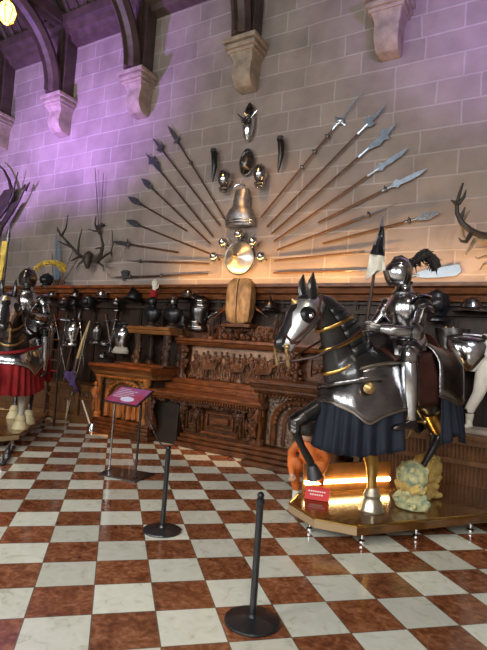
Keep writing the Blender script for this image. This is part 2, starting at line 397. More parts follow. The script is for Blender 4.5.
# ------------------------------------------------------------------ the carved sideboard in the middle
def figure_relief(mb, x, y, z, h, rnd, lean=0):
    """a small standing carved figure"""
    s_ = h
    mb.ball((x+lean, y-.02, z+.90*s_), (.075*s_, .06*s_, .09*s_), 6)
    mb.tube([(x, y, z+.42*s_), (x+lean*.5, y-.015, z+.62*s_), (x+lean, y-.01, z+.80*s_)], [(.10*s_, .06*s_), (.13*s_, .07*s_), (.06*s_, .05*s_)], 6)
    for q in (-1, 1):
        mb.tube([(x+q*.04*s_, y, z+.45*s_), (x+q*(.06+.05*rnd.random())*s_, y-.02, z+.22*s_), (x+q*.08*s_, y, z)], [.055*s_, .042*s_, .03*s_], 5)
        mb.tube([(x+q*.12*s_+lean, y, z+.76*s_), (x+q*(.17+.08*rnd.random())*s_, y-.03, z+.6*s_), (x+q*(.06+.2*rnd.random())*s_, y-.04, z+(.45+.3*rnd.random())*s_)], [.035*s_, .03*s_, .025*s_], 5)
def scrolls(mb, x0, x1, z0, z1, y, n, rnd, r=.03):
    for q in range(n):
        x, z = rnd.uniform(x0, x1), rnd.uniform(z0, z1); rr = r*rnd.uniform(.6, 1.4)
        mb.ball((x, y, z), (rr, rr*.6, rr*rnd.uniform(.6, 1.5)), 6, Matrix.Rotation(rnd.uniform(0, 3), 3, 'Y'))
rnd = random.Random(3)
O = (-4.6, 6.9, 0)
sb = thing('carved_sideboard', 'long carved oak sideboard with pedestals and battle relief under the spear fan', 'sideboard', O)
def part(mb, name, mt=wood, **k): return mb.build(name, mt, sb, O, **k)
def molding(mb, x0, x1, yf, yb, z0, z1, over=.0):
    """stepped moulding running in x"""
    h = z1-z0
    mb.prism([(x0, yb, z0), (x0, yf+.07, z0), (x0, yf+.045, z0+h*.3), (x0, yf+.04, z0+h*.5), (x0, yf, z0+h*.62), (x0, yf, z1), (x0, yb, z1)], (1, 0, 0), x1-x0)
for side, (x0, x1, carve) in enumerate(((-6.86, -5.62, wood_honey), (-3.52, -2.24, wood))):
    nm = ('left', 'right')[side]
    mb = MB(); mb.bx(x0, x1, 6.62, 7.3, .1, 1.1); part(mb, 'pedestal_body', wood_dark if side == 0 else wood)
    mb = MB(); molding(mb, x0-.12, x1+.12, 6.33, 7.3, 1.1, 1.22); part(mb, 'pedestal_top', wood_red if side == 0 else wood)
    mb = MB(); molding(mb, x0-.08, x1+.08, 6.40, 7.3, 1.02, 1.098)
    n = 22
    for q in range(n): mb.ball((x0+(x1-x0)*(q+.5)/n, 6.42, 1.0), (.02, .03, .028), 6)
    part(mb, 'frieze', carve)
    mb = MB()
    dy = 0 if side else .16
    for z0, z1, yf in ((0, .08, 6.24), (.08, .14, 6.30), (.14, .2, 6.36), (.2, .26, 6.42)): mb.bx(x0-.10+(z0*.3), x1+.10-(z0*.3), yf+dy*(1-z0/.26), 7.3, z0, z1)
    part(mb, 'plinth', wood, bevel=.015)
    # corner columns with carved caryatids
    for cxx in (x0+.06, x1-.06):
        mb = MB(); mb.lathe([(.07, .26), (.07, .34), (.05, .36), (.05, .9), (.07, .93), (.075, 1.02)], (cxx, 6.48, 0), seg=12)
        figure_relief(mb, cxx-.01, 6.42, .38, .52, rnd)
        part(mb, 'corner_column', carve)
    # arched panel
    xc = (x0+x1)/2; ra = .34
    mb = MB(); P = []; Q = []
    pts = [(xc-ra-.06, .3)] + [(xc-(ra+.06)*math.cos(a), .62+(ra+.0)*math.sin(a)) for a in [q*PI/12 for q in range(13)]] + [(xc+ra+.06, .3)]
    mb.tube([(a, 6.54, c) for a, c in pts], [(.055, .05)]*len(pts), 6, side=(0, 1, 0))
    pts = [(xc-(ra-.09)*math.cos(a), .62+(ra-.09)*math.sin(a)) for a in [q*PI/12 for q in range(13)]]
    pts = [(xc-ra+.09, .3)]+pts+[(xc+ra-.09, .3)]
    mb.tube([(a, 6.56, c) for a, c in pts], [(.022, .03)]*len(pts), 6, side=(0, 1, 0))
    for q in range(15):
        a = q*PI/14; mb.ball((xc-(ra+.02)*math.cos(a), 6.5, .62+(ra-.03)*math.sin(a)), (.03, .03, .03), 6)
    part(mb, 'arch', carve)
    mb = MB(); mb.bx(x0+.1, x1-.1, 6.59, 6.615, .28, 1.0)
    for q in (-1, 1): scrolls(mb, xc+q*.42-.1, xc+q*.42+.1, .88, .99, 6.58, 14, rnd, .035)
    scrolls(mb, xc-.28, xc+.28, .28, .4, 6.58, 30, rnd, .03)
    if side:
        figure_relief(mb, xc-.06, 6.56, .36, .36, rnd); figure_relief(mb, xc+.14, 6.56, .36, .42, rnd)
        for q in (-1, 1):
            for z in range(9): mb.ball((xc+q*(.26-.1*max(0, z-4)/5), 6.57, .38+z*.058), (.05, .03, .035), 6, Matrix.Rotation(q*.6, 3, 'Y'))
    else:
        mb.tube([(xc-.12, 6.56, .3), (xc-.12, 6.54, .8)], [.05, .05], 8); mb.tube([(xc+.12, 6.56, .3), (xc+.12, 6.54, .8)], [.05, .05], 8)
        figure_relief(mb, xc, 6.52, .32, .5, rnd)
    part(mb, 'arched_relief', mat('worn_carving', (.20, .13, .09), .4, 0, .5, 14, .8, 30, btype='vor') if side else carve)
# middle: recessed cupboard and long shelf
mb = MB(); mb.bx(-5.08, -3.52, 6.78, 7.3, .2, .80); part(mb, 'cupboard_body', wood)
mb = MB(); mb.bx(-5.60, -5.09, 6.62, 7.3, 0, .78); part(mb, 'pedestal_shade_box', mat('shade_black_wood', (.02, .012, .009), .5, 0, .3, 8), bevel=.01)  # near-black box standing in for the shaded side of the left pedestal
mb = MB()
for z0, z1, yf in ((0, .08, 6.56), (.08, .14, 6.62), (.14, .2, 6.68)): mb.bx(-5.08, -3.62, yf, 7.3, z0, z1)
part(mb, 'middle_plinth', wood, bevel=.015)
mb = MB(); molding(mb, -5.6, -3.4, 6.33, 7.3, .80, .89)
for q in range(44): mb.ball((-5.56+q*.0475, 6.4, .785), (.016, .03, .03), 6)
part(mb, 'long_shelf', wood_red)
for k_, (x0, x1) in enumerate(((-5.03, -4.78), (-4.72, -3.98), (-3.93, -3.72))):
    mb = MB()
    for (a0, a1, c0, c1) in ((x0, x1, .66, .71), (x0, x1, .24, .29), (x0, x0+.05, .29, .66), (x1-.05, x1, .29, .66)): mb.bx(a0, a1, 6.73, 6.775, c0, c1)
    a0, a1 = x0+min(.11, (x1-x0)*.28), x1-min(.11, (x1-x0)*.28)
    for (b0, b1, c0, c1) in ((a0, a1, .57, .6), (a0, a1, .35, .38), (a0, a0+.03, .38, .57), (a1-.03, a1, .38, .57)): mb.bx(b0, b1, 6.73, 6.775, c0, c1)
    mb.bx(min(a0+.09, (a0+a1)/2-.01), max(a1-.09, (a0+a1)/2+.01), 6.72, 6.775, .42, .53)
    part(mb, 'cupboard_door', wood_red if k_ == 1 else wood, bevel=.008)
for xx in (-5.06, -4.75, -3.955, -3.68):
    mb = MB(); figure_relief(mb, xx, 6.70, .26, .5, rnd); scrolls(mb, xx-.08, xx+.08, .60, .79, 6.66, 22, rnd, .035)
    part(mb, 'carved_bracket', wood_carved)
mb = MB(); scrolls(mb, -5.55, -3.6, .70, .78, 6.52, 120, rnd, .032); mb.bx(-5.58, -3.5, 6.50, 6.56, .74, .80); part(mb, 'carved_valance', wood_carved)
# splayed carved supports below the long shelf
for xx, q in ((-5.55, -1), (-3.58, 1)):
    mb = MB(); mb.tube([(xx, 6.62, .2), (xx-q*.04, 6.5, .35), (xx, 6.46, .55), (xx, 6.44, .78)], [.05, .06, .05, .07], 8)
    scrolls(mb, xx-.06, xx+.06, .25, .75, 6.45, 26, rnd, .04); part(mb, 'carved_support', wood_carved)
# back: battle relief between two mouldings
mb = MB(); mb.bx(-5.62, -2.2, 7.2, 7.33, .89, 2.05); part(mb, 'back_board', wood)
for xa, xb in ((-3.08, -2.66), (-2.62, -2.24)):
    mb = MB(); mb.bx(xa, xb, 7.15, 7.205, 1.24, 1.30); mb.bx(xa, xb, 7.15, 7.205, 1.56, 1.62); mb.bx(xa, xa+.06, 7.152, 7.205, 1.3, 1.56); mb.bx(xb-.06, xb, 7.152, 7.205, 1.3, 1.56); scrolls(mb, xa+.1, xb-.1, 1.34, 1.52, 7.19, 24, rnd, .03); part(mb, 'back_panel', wood)
mb = MB(); mb.bx(-5.62, -3.0, 6.86, 7.2, .891, .99); mb.bx(-5.6, -3.0, 6.98, 7.2, .99, 1.08)
for xx in (-4.95, -4.5): mb.bx(xx, xx+.36, 6.845, 6.86, .91, .97)
part(mb, 'drawer_step', wood_red, bevel=.008)
mb = MB(); z0 = 1.14
for q in range(21):
    x = -5.25+q*.093+rnd.uniform(-.02, .02); figure_relief(mb, x, 7.14, z0+rnd.uniform(0, .03), rnd.uniform(.30, .38), rnd, rnd.uniform(-.03, .03))
for q in range(15):
    x = -5.2+q*.125; figure_relief(mb, x, 7.17, z0+.12+rnd.uniform(0, .04), .3, rnd, rnd.uniform(-.03, .03))
for x in (-4.85, -4.3, -3.8):   # horses in the melee
    mb.tube([(x-.12, 7.1, 1.28), (x, 7.08, 1.31), (x+.1, 7.1, 1.3), (x+.16, 7.08, 1.42), (x+.22, 7.06, 1.4)], [.05, .065, .055, .035, .025], 6)
    for a in (-.1, -.06, .06, .1): mb.tube([(x+a, 7.1, 1.28), (x+a*1.3, 7.08, 1.13)], [.025, .012], 5)
scrolls(mb, -5.3, -3.3, 1.1, 1.16, 7.12, 60, rnd, .03)
part(mb, 'battle_relief', mat('relief_wood', (.15, .072, .04), .32, 0, .6, 9, .5, 34))
mb = MB(); mb.bx(-5.32, -3.3, 7.185, 7.199, 1.09, 1.655); part(mb, 'relief_ground', mat('relief_ground', (.46, .26, .16), .45, 0, .5, 4, .6, 22), smooth=False)
mb = MB(); molding(mb, -5.55, -2.15, 6.95, 7.2, 1.66, 1.78); part(mb, 'upper_shelf', wood_red)
for xx in (-5.42, -3.22):
    mb = MB(); mb.lathe([(.07, 1.08), (.045, 1.14), (.06, 1.25), (.04, 1.4), (.055, 1.55), (.075, 1.66)], (xx, 7.06, 0), seg=10); scrolls(mb, xx-.1, xx+.1, 1.1, 1.64, 7.06, 40, rnd, .035)
    part(mb, 'upper_column', wood_carved)
# carved crest above the upper shelf
mb = MB()
for q in (-1, 1):
    P = [(-4.35+q*(.02+.5*t), 7.12, 1.8+.26*math.sin(t*5)*(1-t)+.10) for t in [a/10 for a in range(11)]]
    mb.tube(P, [.05-.003*a for a in range(11)], 6)
scrolls(mb, -5.0, -3.7, 1.8, 2.0, 7.13, 110, rnd, .045)
for q in range(-5, 6): mb.ball((-4.35+q*.11, 7.08, 1.84+.03*math.cos(q)), (.05, .04, .07), 6)
part(mb, 'carved_crest', wood_carved)
# left upper stand on turned legs
LS = sb; of = O
mb = MB(); molding(mb, -6.46, -5.48, 6.68, 7.32, 1.80, 1.93); mb.build('shelf_top', wood_honey, LS, of)
for x, y in ((-6.30, 6.85), (-5.62, 6.85), (-6.30, 7.2), (-5.62, 7.2)):
    mb = MB(); mb.lathe([(.08, 1.24), (.08, 1.3), (.05, 1.34), (.075, 1.45), (.045, 1.58), (.07, 1.7), (.08, 1.8)], (x, y, 0), seg=10)
    if y < 7: scrolls(mb, x-.07, x+.07, 1.3, 1.78, y-.03, 26, rnd, .035)
    mb.build('shelf_leg', wood_dark, LS, of)
mb = MB(); mb.bx(-6.62, -5.5, 6.62, 7.32, 1.221, 1.262); mb.build('shelf_base', wood, LS, of, bevel=.01)
# ragged carved trunk standing in the middle
tk = thing('split_log', 'pale carved oak trunk split down the middle under the round shield', 'carving', (-4.32, 7.08, 2.06)); of = (-4.32, 7.08, 2.06)
for q in (-1, 1):
    mb = MB()
    ww = [(.06, .06), (.10, .10), (.118, .13), (.122, .135), (.122, .135), (.11, .12), (.075, .08)]; zz = (2.06, 2.10, 2.25, 2.42, 2.6, 2.74, 2.82)
    mb.rings([[V((-4.32+q*(.012+a*w_*1.85), 7.06+b_*d, z)) for a, b_ in ((0, -.9), (.35, -1), (.8, -.92), (1, -.6), (1, .6), (.8, .92), (.35, 1), (0, 1))] for (w_, d), z in zip(ww, zz)])
    mb.build('trunk_half', wood_pale, tk, of)
mb = MB(); mb.bx(-4.6, -4.04, 6.95, 7.3, 2.0, 2.058); mb.build('trunk_foot', wood, tk, of, bevel=.01)

# ------------------------------------------------------------------ pole weapons of the fan
GL, GR = 'pole weapons of the left half fan', 'pole weapons of the right half fan'
def blade_outline(kind, s_):
    if kind == 'spike': return [(0.012, 0), (.012, .3), (0, .62), (-.012, .3), (-.012, 0)]
    if kind == 'fork': return [(.02, 0), (.075, .05), (.10, .17), (.055, .12), (.03, .15), (.022, .3), (0, .44), (-.022, .3), (-.03, .15), (-.055, .12), (-.10, .17), (-.075, .05), (-.02, 0)]
    if kind == 'winged': return [(.02, 0), (.02, .08), (.11, .13), (.03, .14), (.045, .26), (.03, .42), (0, .56), (-.03, .42), (-.045, .26), (-.03, .14), (-.11, .13), (-.02, .08), (-.02, 0)]
    if kind == 'bill': return [(.02, 0), (.05, .1), (.10, .2), (.07, .3), (.13, .36), (.06, .38), (.035, .46), (.0, .62), (-.02, .45), (-.10, .36), (-.03, .3), (-.035, .12), (-.02, 0)]
    if kind == 'glaive': return [(.02, 0), (.045, .04), (.075, .07), (.04, .12), (.052, .26), (.05, .42), (.0, .58), (-.028, .38), (-.03, .14), (-.075, .09), (-.04, .04), (-.02, 0)]
    if kind == 'leaf': return [(.018, 0), (.06, .13), (.062, .22), (.03, .34), (0, .42), (-.03, .34), (-.062, .22), (-.06, .13), (-.018, 0)]
    if kind == 'falchion': return [(.03, 0), (.06, .1), (.09, .3), (.105, .52), (.05, .6), (-.05, .58), (-.055, .3), (-.05, .08), (-.03, 0)]
    if kind == 'axe': return [(.02, 0), (.02, .1), (.13, .06), (.15, .2), (.12, .3), (.02, .24), (.015, .4), (0, .56), (-.015, .4), (-.02, .24), (-.09, .2), (-.02, .16), (-.02, 0)]
def polearm(butt, tip, kind, label, group, cat='spear', head_mat=None, shaft=None, knobs=(), sc_=1, Y=7.43, hy=None):
    A, B = W(*butt, Y), W(*tip, Y if hy is None else hy); d = B-A; L = d.length
    z = d.normalized(); yv = V((0, 1, 0)); yv = (yv - z*yv.dot(z)).normalized(); xv = yv.cross(z)
    t = thing('pole_weapon', label, cat, A, group, Matrix((xv, yv, z)).transposed().to_quaternion())
    hl = max(p[1] for p in blade_outline(kind, 1))*sc_
    mb = MB(); mb.tube([(0, 0, 0), (0, 0, .03), (0, 0, L-hl)], [.012, .017, .016], 8); mb.build('shaft', shaft or wood_shaft, t)
    mb = MB(); o_ = blade_outline(kind, 1); mb.prism([(p[0]*sc_, 0, L-hl+p[1]*sc_) for p in o_], (0, 1, 0), .012, True)
    mb.tube([(0, 0, L-hl-.16), (0, 0, L-hl+.04)], [.021, .016], 8); mb.build('head', head_mat or iron_head, t, smooth=False)
    for k_ in knobs:
        mb = MB(); mb.ball((0, 0, L*k_), (.042, .035, .03), 8); mb.ball((0, 0, L*k_), (.07, .012, .012), 6); mb.build('knob', iron_head, t)
    return t
FAN_L = [((227.8,223.6),(167.6,125),'winged','long spear with two knobs, topmost of the left fan',(.60,.84)),
 ((220.3,225.9),(152,137),'fork','broad forked spear, second from the top of the left fan',()),
 ((213.4,237),(145.5,153),'bill','hooked bill, third from the top of the left fan',()),
 ((210.3,243.9),(141,178),'leaf','leaf-headed spear, fourth from the top of the left fan',(.86,)),
 ((187,231),(127.5,196.5),'leaf','short knobbed spear in the left fan whose butt stops short of the shield',(.78,)),
 ((209.8,253.6),(126,220),'leaf','spear with small leaf head, fourth up from the bottom of the left fan',()),
 ((178.2,252.2),(112,241.5),'winged','short winged spear, third up from the bottom of the left fan',(.74,)),
 ((209,263.5),(127,260.5),'spike','plain spiked spear, second up from the bottom of the left fan',(.82,)),
 ((207.8,274),(111,277.5),'axe','lowest spear of the left fan, just over the panelling',(.78,.45))]
for a, b_, k_, l_, kn in FAN_L: polearm(a, b_, k_, l_, GL, 'pole weapon', knobs=kn)
FAN_R = [((260.6,217.7),(365,90),'spike','longest knobbed pike, topmost of the right fan',(.42,.54,.66),wood_shaft2,blue_steel),
 ((266.8,227),(386,105),'fork','pole with pale blue forked head, second from the top of the right fan',(),wood_shaft,blue_steel),
 ((271.4,234),(398,122),'bill','pole with long blue hooked bill, third from the top of the right fan',(),wood_shaft,blue_steel),
 ((273.8,241.4),(409,147),'glaive','pole with slim blue glaive blade, fourth from the top of the right fan',(),wood_shaft2,blue_steel),
 ((318,222.6),(428,168),'glaive','pole with broad upturned glaive blade in the right fan, red tassel below it',(.64,),wood_shaft2,blue_steel),
 ((277,250),(398,203),'spike','plain brown pike in the right fan under the upturned glaive',(.78,),wood_shaft2,iron_head),
 ((322.5,243.5),(442,212),'leaf','pole with bright leaf-shaped blade, rightmost tip of the fan',(.75,),wood_shaft2,bright_steel),
 ((274,260.5),(399,248),'spike','near-level plain pike, second from the bottom of the right fan',(),wood_shaft2,iron_head),
 ((273,273),(392,269.5),'spike','lowest pike of the right fan, along the top of the panelling',(),wood_shaft2,iron_head)]
for a, b_, k_, l_, kn, sh, hm in FAN_R:
    polearm(a, b_, k_, l_, GR, 'pole weapon', hm, sh, kn, .95 if hm is blue_steel else .9)
mb = MB(); a = W(340, 121, 7.43); R_ = Matrix.Rotation(-.6, 3, 'Y')
mb.ball(a, (.13, .02, .03), 8, Matrix.Rotation(.75, 3, 'Y')); mb.ball(a, (.07, .05, .05), 8)
o = mb.build('lug_guard', blue_steel); o_ = [q for q in bpy.data.objects if q.get('label', '').startswith('longest knobbed pike')][0]
bpy.context.view_layer.update(); o.parent = o_; o.matrix_parent_inverse = o_.matrix_world.inverted()
polearm((400, 278), (461, 267.5), 'falchion', 'broad pale blue cleaver blade behind the black plumed helmet', 'pole weapons by the panelling', 'blade', mat('pale_blue_blade', (.18, .28, .44), .5, .5, .15, 8), wood_shaft, (), 1.0)

# ------------------------------------------------------------------ round shield with its ring of small armour pieces
c0 = W(240, 258, 7.4)
sh = thing('round_shield', 'round polished steel shield at the centre of the spear fan', 'shield', c0)
mb = MB(); mb.lathe([(.005, .17), (.06, .155), (.08, .13), (.2, .09), (.28, .035), (.30, .02), (.305, 0)], (0, 0, 0), (0, -1, 0), 32); mb.build('shield_face', mat('shield_steel', (.6, .58, .55), .34, .9, .35, 7, .1, 14), sh)
mb = MB(); P = [(.298*math.cos(a*PI/16), -.02, .298*math.sin(a*PI/16)) for a in range(33)]; mb.tube(P, .014, 6); mb.build('shield_rim', dark_steel, sh)
mb = MB(); mb.lathe([(.05, .13), (.045, .17), (.01, .24)], (0, 0, 0), (0, -1, 0), 12); mb.build('shield_boss', brass, sh)
for i, ((px, py), nm) in enumerate((((240.6, 236), 'above'), ((255, 243.5), 'upper right of'), ((263, 258.6), 'right of'), ((216, 258.6), 'left of'), ((225, 244.5), 'upper left of'))):
    c = W(px, py, 7.38)
    t = thing('gauntlet_cuff', 'small steel armour cup %s the round shield' % nm, 'armour piece', c, 'armour cups round the shield')
    mb = MB(); mb.lathe([(.035, .0), (.075, .02), (.085, .08), (.06, .13), (.01, .16)], (0, 0, 0), (0, -.9, .3), 12); mb.build('cup', steel, t)
    mb = MB(); mb.ball((0, -.08, -.07), (.035, .03, .03), 8); mb.build('knuckle', dark_steel, t)
for i in range(8):
    a = PI*(.06+i*.127); r0, r1 = .30, .5
    c = c0 + V((r0*math.cos(a), 0, r0*math.sin(a)))
    q = V((0, 0, 1)).rotation_difference(V((math.cos(a), 0, math.sin(a))))
    t = thing('dagger', 'small dark dagger radiating from the round shield, blade outward', 'dagger', c, 'daggers radiating round the shield', q)
    mb = MB(); mb.prism([(-.012, 0, 0), (.012, 0, 0), (.01, 0, .12), (0, 0, .2), (-.01, 0, .12)], (0, 1, 0), .01, True); mb.build('blade', iron_head, t, smooth=False)
    mb = MB(); mb.tube([(0, 0, -.06), (0, 0, 0)], [.014, .012], 8); mb.box((0, 0, 0), (.08, .015, .012)); mb.build('hilt', wood_shaft, t)

# ------------------------------------------------------------------ armour column above the shield
c = W(241, 208, 7.36)
t = thing('backplate', 'dark flared backplate hanging right above the round shield', 'armour piece', c)
mb = MB(); prof = [(-.33, .285, .12), (-.25, .29, .15), (-.12, .27, .16), (-.03, .22, .14), (.02, .165, .12), (.1, .155, .12), (.22, .15, .1), (.32, .14, .08)]
mb.rings([[V((w_*math.cos(a*PI/14)+.02*z, -d*math.sin(a*PI/14), z)) for a in range(15)] + [V((-w_*.98, .04, z)), V((w_*.98, .04, z))] for z, w_, d in prof]); mb.build('plate', dull_steel, t)
mb = MB()
for z in (-.29, -.24): mb.tube([(.285*math.cos(a*PI/14), -.145*math.sin(a*PI/14)-.01, z) for a in range(15)], .012, 6)
mb.build('rivet_band', steel, t)
mb = MB(); mb.tube([(.11*math.cos(a*PI/10)+.0, -.1, .34+.05*math.sin(a*PI/10)) for a in range(11)], .015, 6); mb.build('collar', steel, t)
c = W(247, 163, 7.42)
t = thing('morion', 'tall pointed dark morion in the middle of the hanging helmets', 'helmet', c, 'helmets hung over the shield')
mb = MB(); mb.lathe([(.02, .17), (.1, .15), (.14, .09), (.16, .02), (.17, 0)], (0, 0, 0), (0, -1, 0), 20, sx=1, sy=1.25); mb.build('skull', dark_steel, t)
mb = MB(); mb.rings([[V((.17*math.cos(a), 0, .22*math.sin(a)*k1+.01*k1)) + V((.03*math.cos(a)*k2, -.02*k2, .1*math.sin(a)*abs(math.sin(a))*k2)) for a in [q*PI/14 for q in range(28)]] for k1, k2 in ((1, 0), (1, 1))], cap=False); mb.build('brim', dark_steel, t, solid=.01)
mb = MB(); mb.tube([(0, -.02, -.24), (0, -.16, -.12), (0, -.2, 0), (0, -.16, .12), (0, -.02, .24)], [(.01, .02)]*5, 6, side=(1, 0, 0)); mb.build('comb', steel, t)
t.scale = (.78, .8, .78)
for px, py, nm in ((227, 182, 'left'), (262.5, 177, 'right')):
    c = W(px, py, 7.40)
    t = thing('burgonet', 'polished helmet hanging %s of and just below the dark morion' % nm, 'helmet', c, 'helmets hung over the shield')
    mb = MB(); mb.ball((0, -.08, .03), (.12, .14, .17), 16); mb.build('skull', steel, t)
    mb = MB(); mb.tube([(0, -.06, .2), (0, -.2, .12), (0, -.23, .0)], [(.008, .03)]*3, 6, side=(1, 0, 0)); mb.build('comb', dark_steel, t)
    mb = MB(); mb.tube([(.09*math.cos(a*PI/8), -.09-.07*math.sin(a*PI/8), -.15) for a in range(17)], .018, 6); mb.tube([(.07*math.cos(a*PI/8), -.09-.06*math.sin(a*PI/8), -.2) for a in range(17)], .016, 6); mb.build('neck_ring', steel, t)
c = W(249, 122, 7.42)
t = thing('horse_chanfron', 'steel horse face plate with spikes, top of the armour column', 'armour piece', c)
mb = MB(); prof = [(-.46, .04, .05), (-.38, .09, .1), (-.2, .14, .15), (-.05, .15, .16), (.08, .13, .13)]
mb.rings([[V((w_*math.cos(a*PI/12), -d*math.sin(a*PI/12), z)) for a in range(13)]+[V((0, .02, z))] for z, w_, d in prof]); mb.build('face_plate', bright_steel, t)
mb = MB(); prof = [(.06, .07, .1), (.2, .12, .12), (.3, .11, .1), (.42, .05, .06), (.46, .01, .03)]
mb.rings([[V((w_*math.cos(a*PI/12), -d*math.sin(a*PI/12), z)) for a in range(13)]+[V((0, .02, z))] for z, w_, d in prof]); mb.build('poll_plate', dark_steel, t)
for q in (-1, 1):
    mb = MB(); mb.tube([(q*.1, -.08, .05), (q*.2, -.1, .14), (q*.26, -.1, .2)], [.03, .022, .006], 8); mb.build('ear_spike', steel, t)
    mb = MB(); mb.ball((q*.09, -.14, -.03), (.035, .03, .04), 8); mb.build('eye_guard', dark_steel, t)
mb = MB(); mb.lathe([(.05, 0), (.03, .05), (.005, .14)], (0, -.12, .1), (0, -1, .2), 10); mb.build('brow_boss', steel, t)
t.scale = (.8, .8, .76)
for px, y0, y1, nm in ((214.5, 152, 183, 'left'), (281, 140, 173, 'right')):
    a, b_ = W(px, y0, 7.4), W(px-(1 if nm == 'left' else 2), y1, 7.4)
    t = thing('powder_horn', 'curved black horn hanging far %s of the helmet column' % nm, 'horn', a, 'black horns either side of the helmets')
    L = b_-a; mb = MB(); mb.tube([V((0, -.03, 0)), L*.25+V((.04, -.05, 0)), L*.5+V((.045, -.05, 0)), L*.8+V((.015, -.04, 0)), L+V((0, -.03, 0))], [.05, .06, .05, .03, .008], 10); mb.build('horn_body', black_iron, t)
    mb = MB(); mb.tube([V((0, -.03, .05)), V((0, -.03, -.02))], [.055, .06], 10); mb.build('horn_cap', iron_head, t)

# ------------------------------------------------------------------ antlers
def antler_tube(mb, pts, r, Y):
    n = len(pts); P = []
    for i, p in enumerate(pts):
        P.append(W(p[0], p[1], Y-(p[2] if len(p) > 2 else .1)))
    # round off
    Q = []
    for i in range(n-1):
        Q += [P[i], P[i].lerp(P[i+1], .5)]
    Q.append(P[-1])
    mb.tube(Q, [r*(1-.75*i/(len(Q)-1)) for i in range(len(Q))], 8)
# stag skull left of the fan
c = W(93, 258, 7.4)
t = thing('deer_antlers', 'deer skull with wide branching antlers left of the spear fan', 'antlers', c)
for sd, main, tines in (('l', [(90,262,.15),(80,256,.2),(70,245,.3),(62,236,.35),(57,230,.38)], [[(62,235,.35),(66,228,.35),(68,215,.35)],[(61,236,.35),(57,227,.4)],[(72,247,.3),(64,244,.42),(58,241,.45)],[(80,256,.25),(73,260,.4),(70,261,.45)],[(85,259,.2),(79,264,.3),(76,269,.35)],[(78,252,.25),(79,240,.25),(82,229,.25)]]),
                     ('r', [(97,262,.15),(101,254,.2),(103,245,.25),(101,236,.3),(97,228,.3)], [[(99,231,.3),(94,231,.35),(88,229,.4)],[(97,229,.3),(95,224,.3),(96,216,.3)],[(103,248,.25),(98,248,.3),(95,249,.35)],[(98,261,.15),(106,255,.25),(111,252,.3),(113,244,.3),(112,230,.3)],[(111,252,.3),(112,257,.35)],[(99,263,.1),(103,266,.25),(104,271,.3)]])):
    mb = MB(); antler_tube(mb, main, .05, 7.42)
    for q in tines: antler_tube(mb, q, .028, 7.42)
    mb.build('antler', bone, t, c)
mb = MB(); mb.tube([(0, -.08, .08), (0, -.14, 0), (0, -.14, -.16), (0, -.12, -.26)], [(.08, .07), (.1, .09), (.07, .07), (.03, .03)], 10); mb.build('skull', bone, t, (0, 0, 0))
c = W(0, 222, 7.3)
t = thing('moose_antlers', 'dark palmate elk antlers high at the left edge', 'antlers', c)
mb = MB()
for P in ([(-10,225),(0,217),(8,206),(13,196),(15,184),(18,172)], [(12,192),(9,180),(4,170),(-2,164)], [(-3,240),(4,222),(12,213),(19,201),(24,190),(26,187)], [(24,190),(25,184)], [(25,190),(30,182)], [(0,206),(6,203),(12,192)]):
    antler_tube(mb, P, .05, 7.4)
for P in ([(-6,205),(4,190),(13,188),(8,204),(0,214)], [(1,222),(12,203),(17,201),(10,216),(2,228)]):
    mb.prism([W(x, y, 7.26) for x, y in P], (0, 1, 0), .035)
mb.build('antler', bone, t, c)
mb = MB(); mb.tube([(-.25, -.05, -.1), (-.25, -.2, -.3), (-.25, -.2, -.6)], [.12, .14, .07], 10); mb.build('skull', bone_pale, t)
c = W(487, 238, 7.3)
t = thing('stag_antlers', 'stag antlers sweeping up at the right edge above the panelling', 'antlers', c)
mb = MB(); antler_tube(mb, [(500,238,.1),(480,235,.2),(470,230,.3),(462,223,.35),(457,213,.35),(457,203,.35),(460,192,.35),(463,183,.35)], .055, 7.42)
for P in ([(457,204,.35),(454,202,.4),(451,200,.42)], [(458,204,.35),(464,197,.35),(466,190,.35)], [(460,218,.35),(463,213,.35),(465,207,.35)], [(472,232,.25),(466,242,.4),(461,241,.45),(459,238,.45)]): antler_tube(mb, P, .034, 7.42)
mb.build('antler', bone, t, c)
mb = MB(); antler_tube(mb, [(500,243,.1),(484,241,.15),(475,240,.2),(470,248,.3),(465,255,.35)], .05, 7.42)
for P in ([(462,222,.2),(463,235,.2),(466,239,.2)], [(463,220,.2),(467,214,.2),(470,210,.2)], [(500,252,.1),(484,257,.2),(478,259,.3),(475,257,.32)], [(500,262,.1),(484,264,.2),(480,270,.3)]): antler_tube(mb, P, .03, 7.42)
mb.build('antler', bone_pale, t, c)

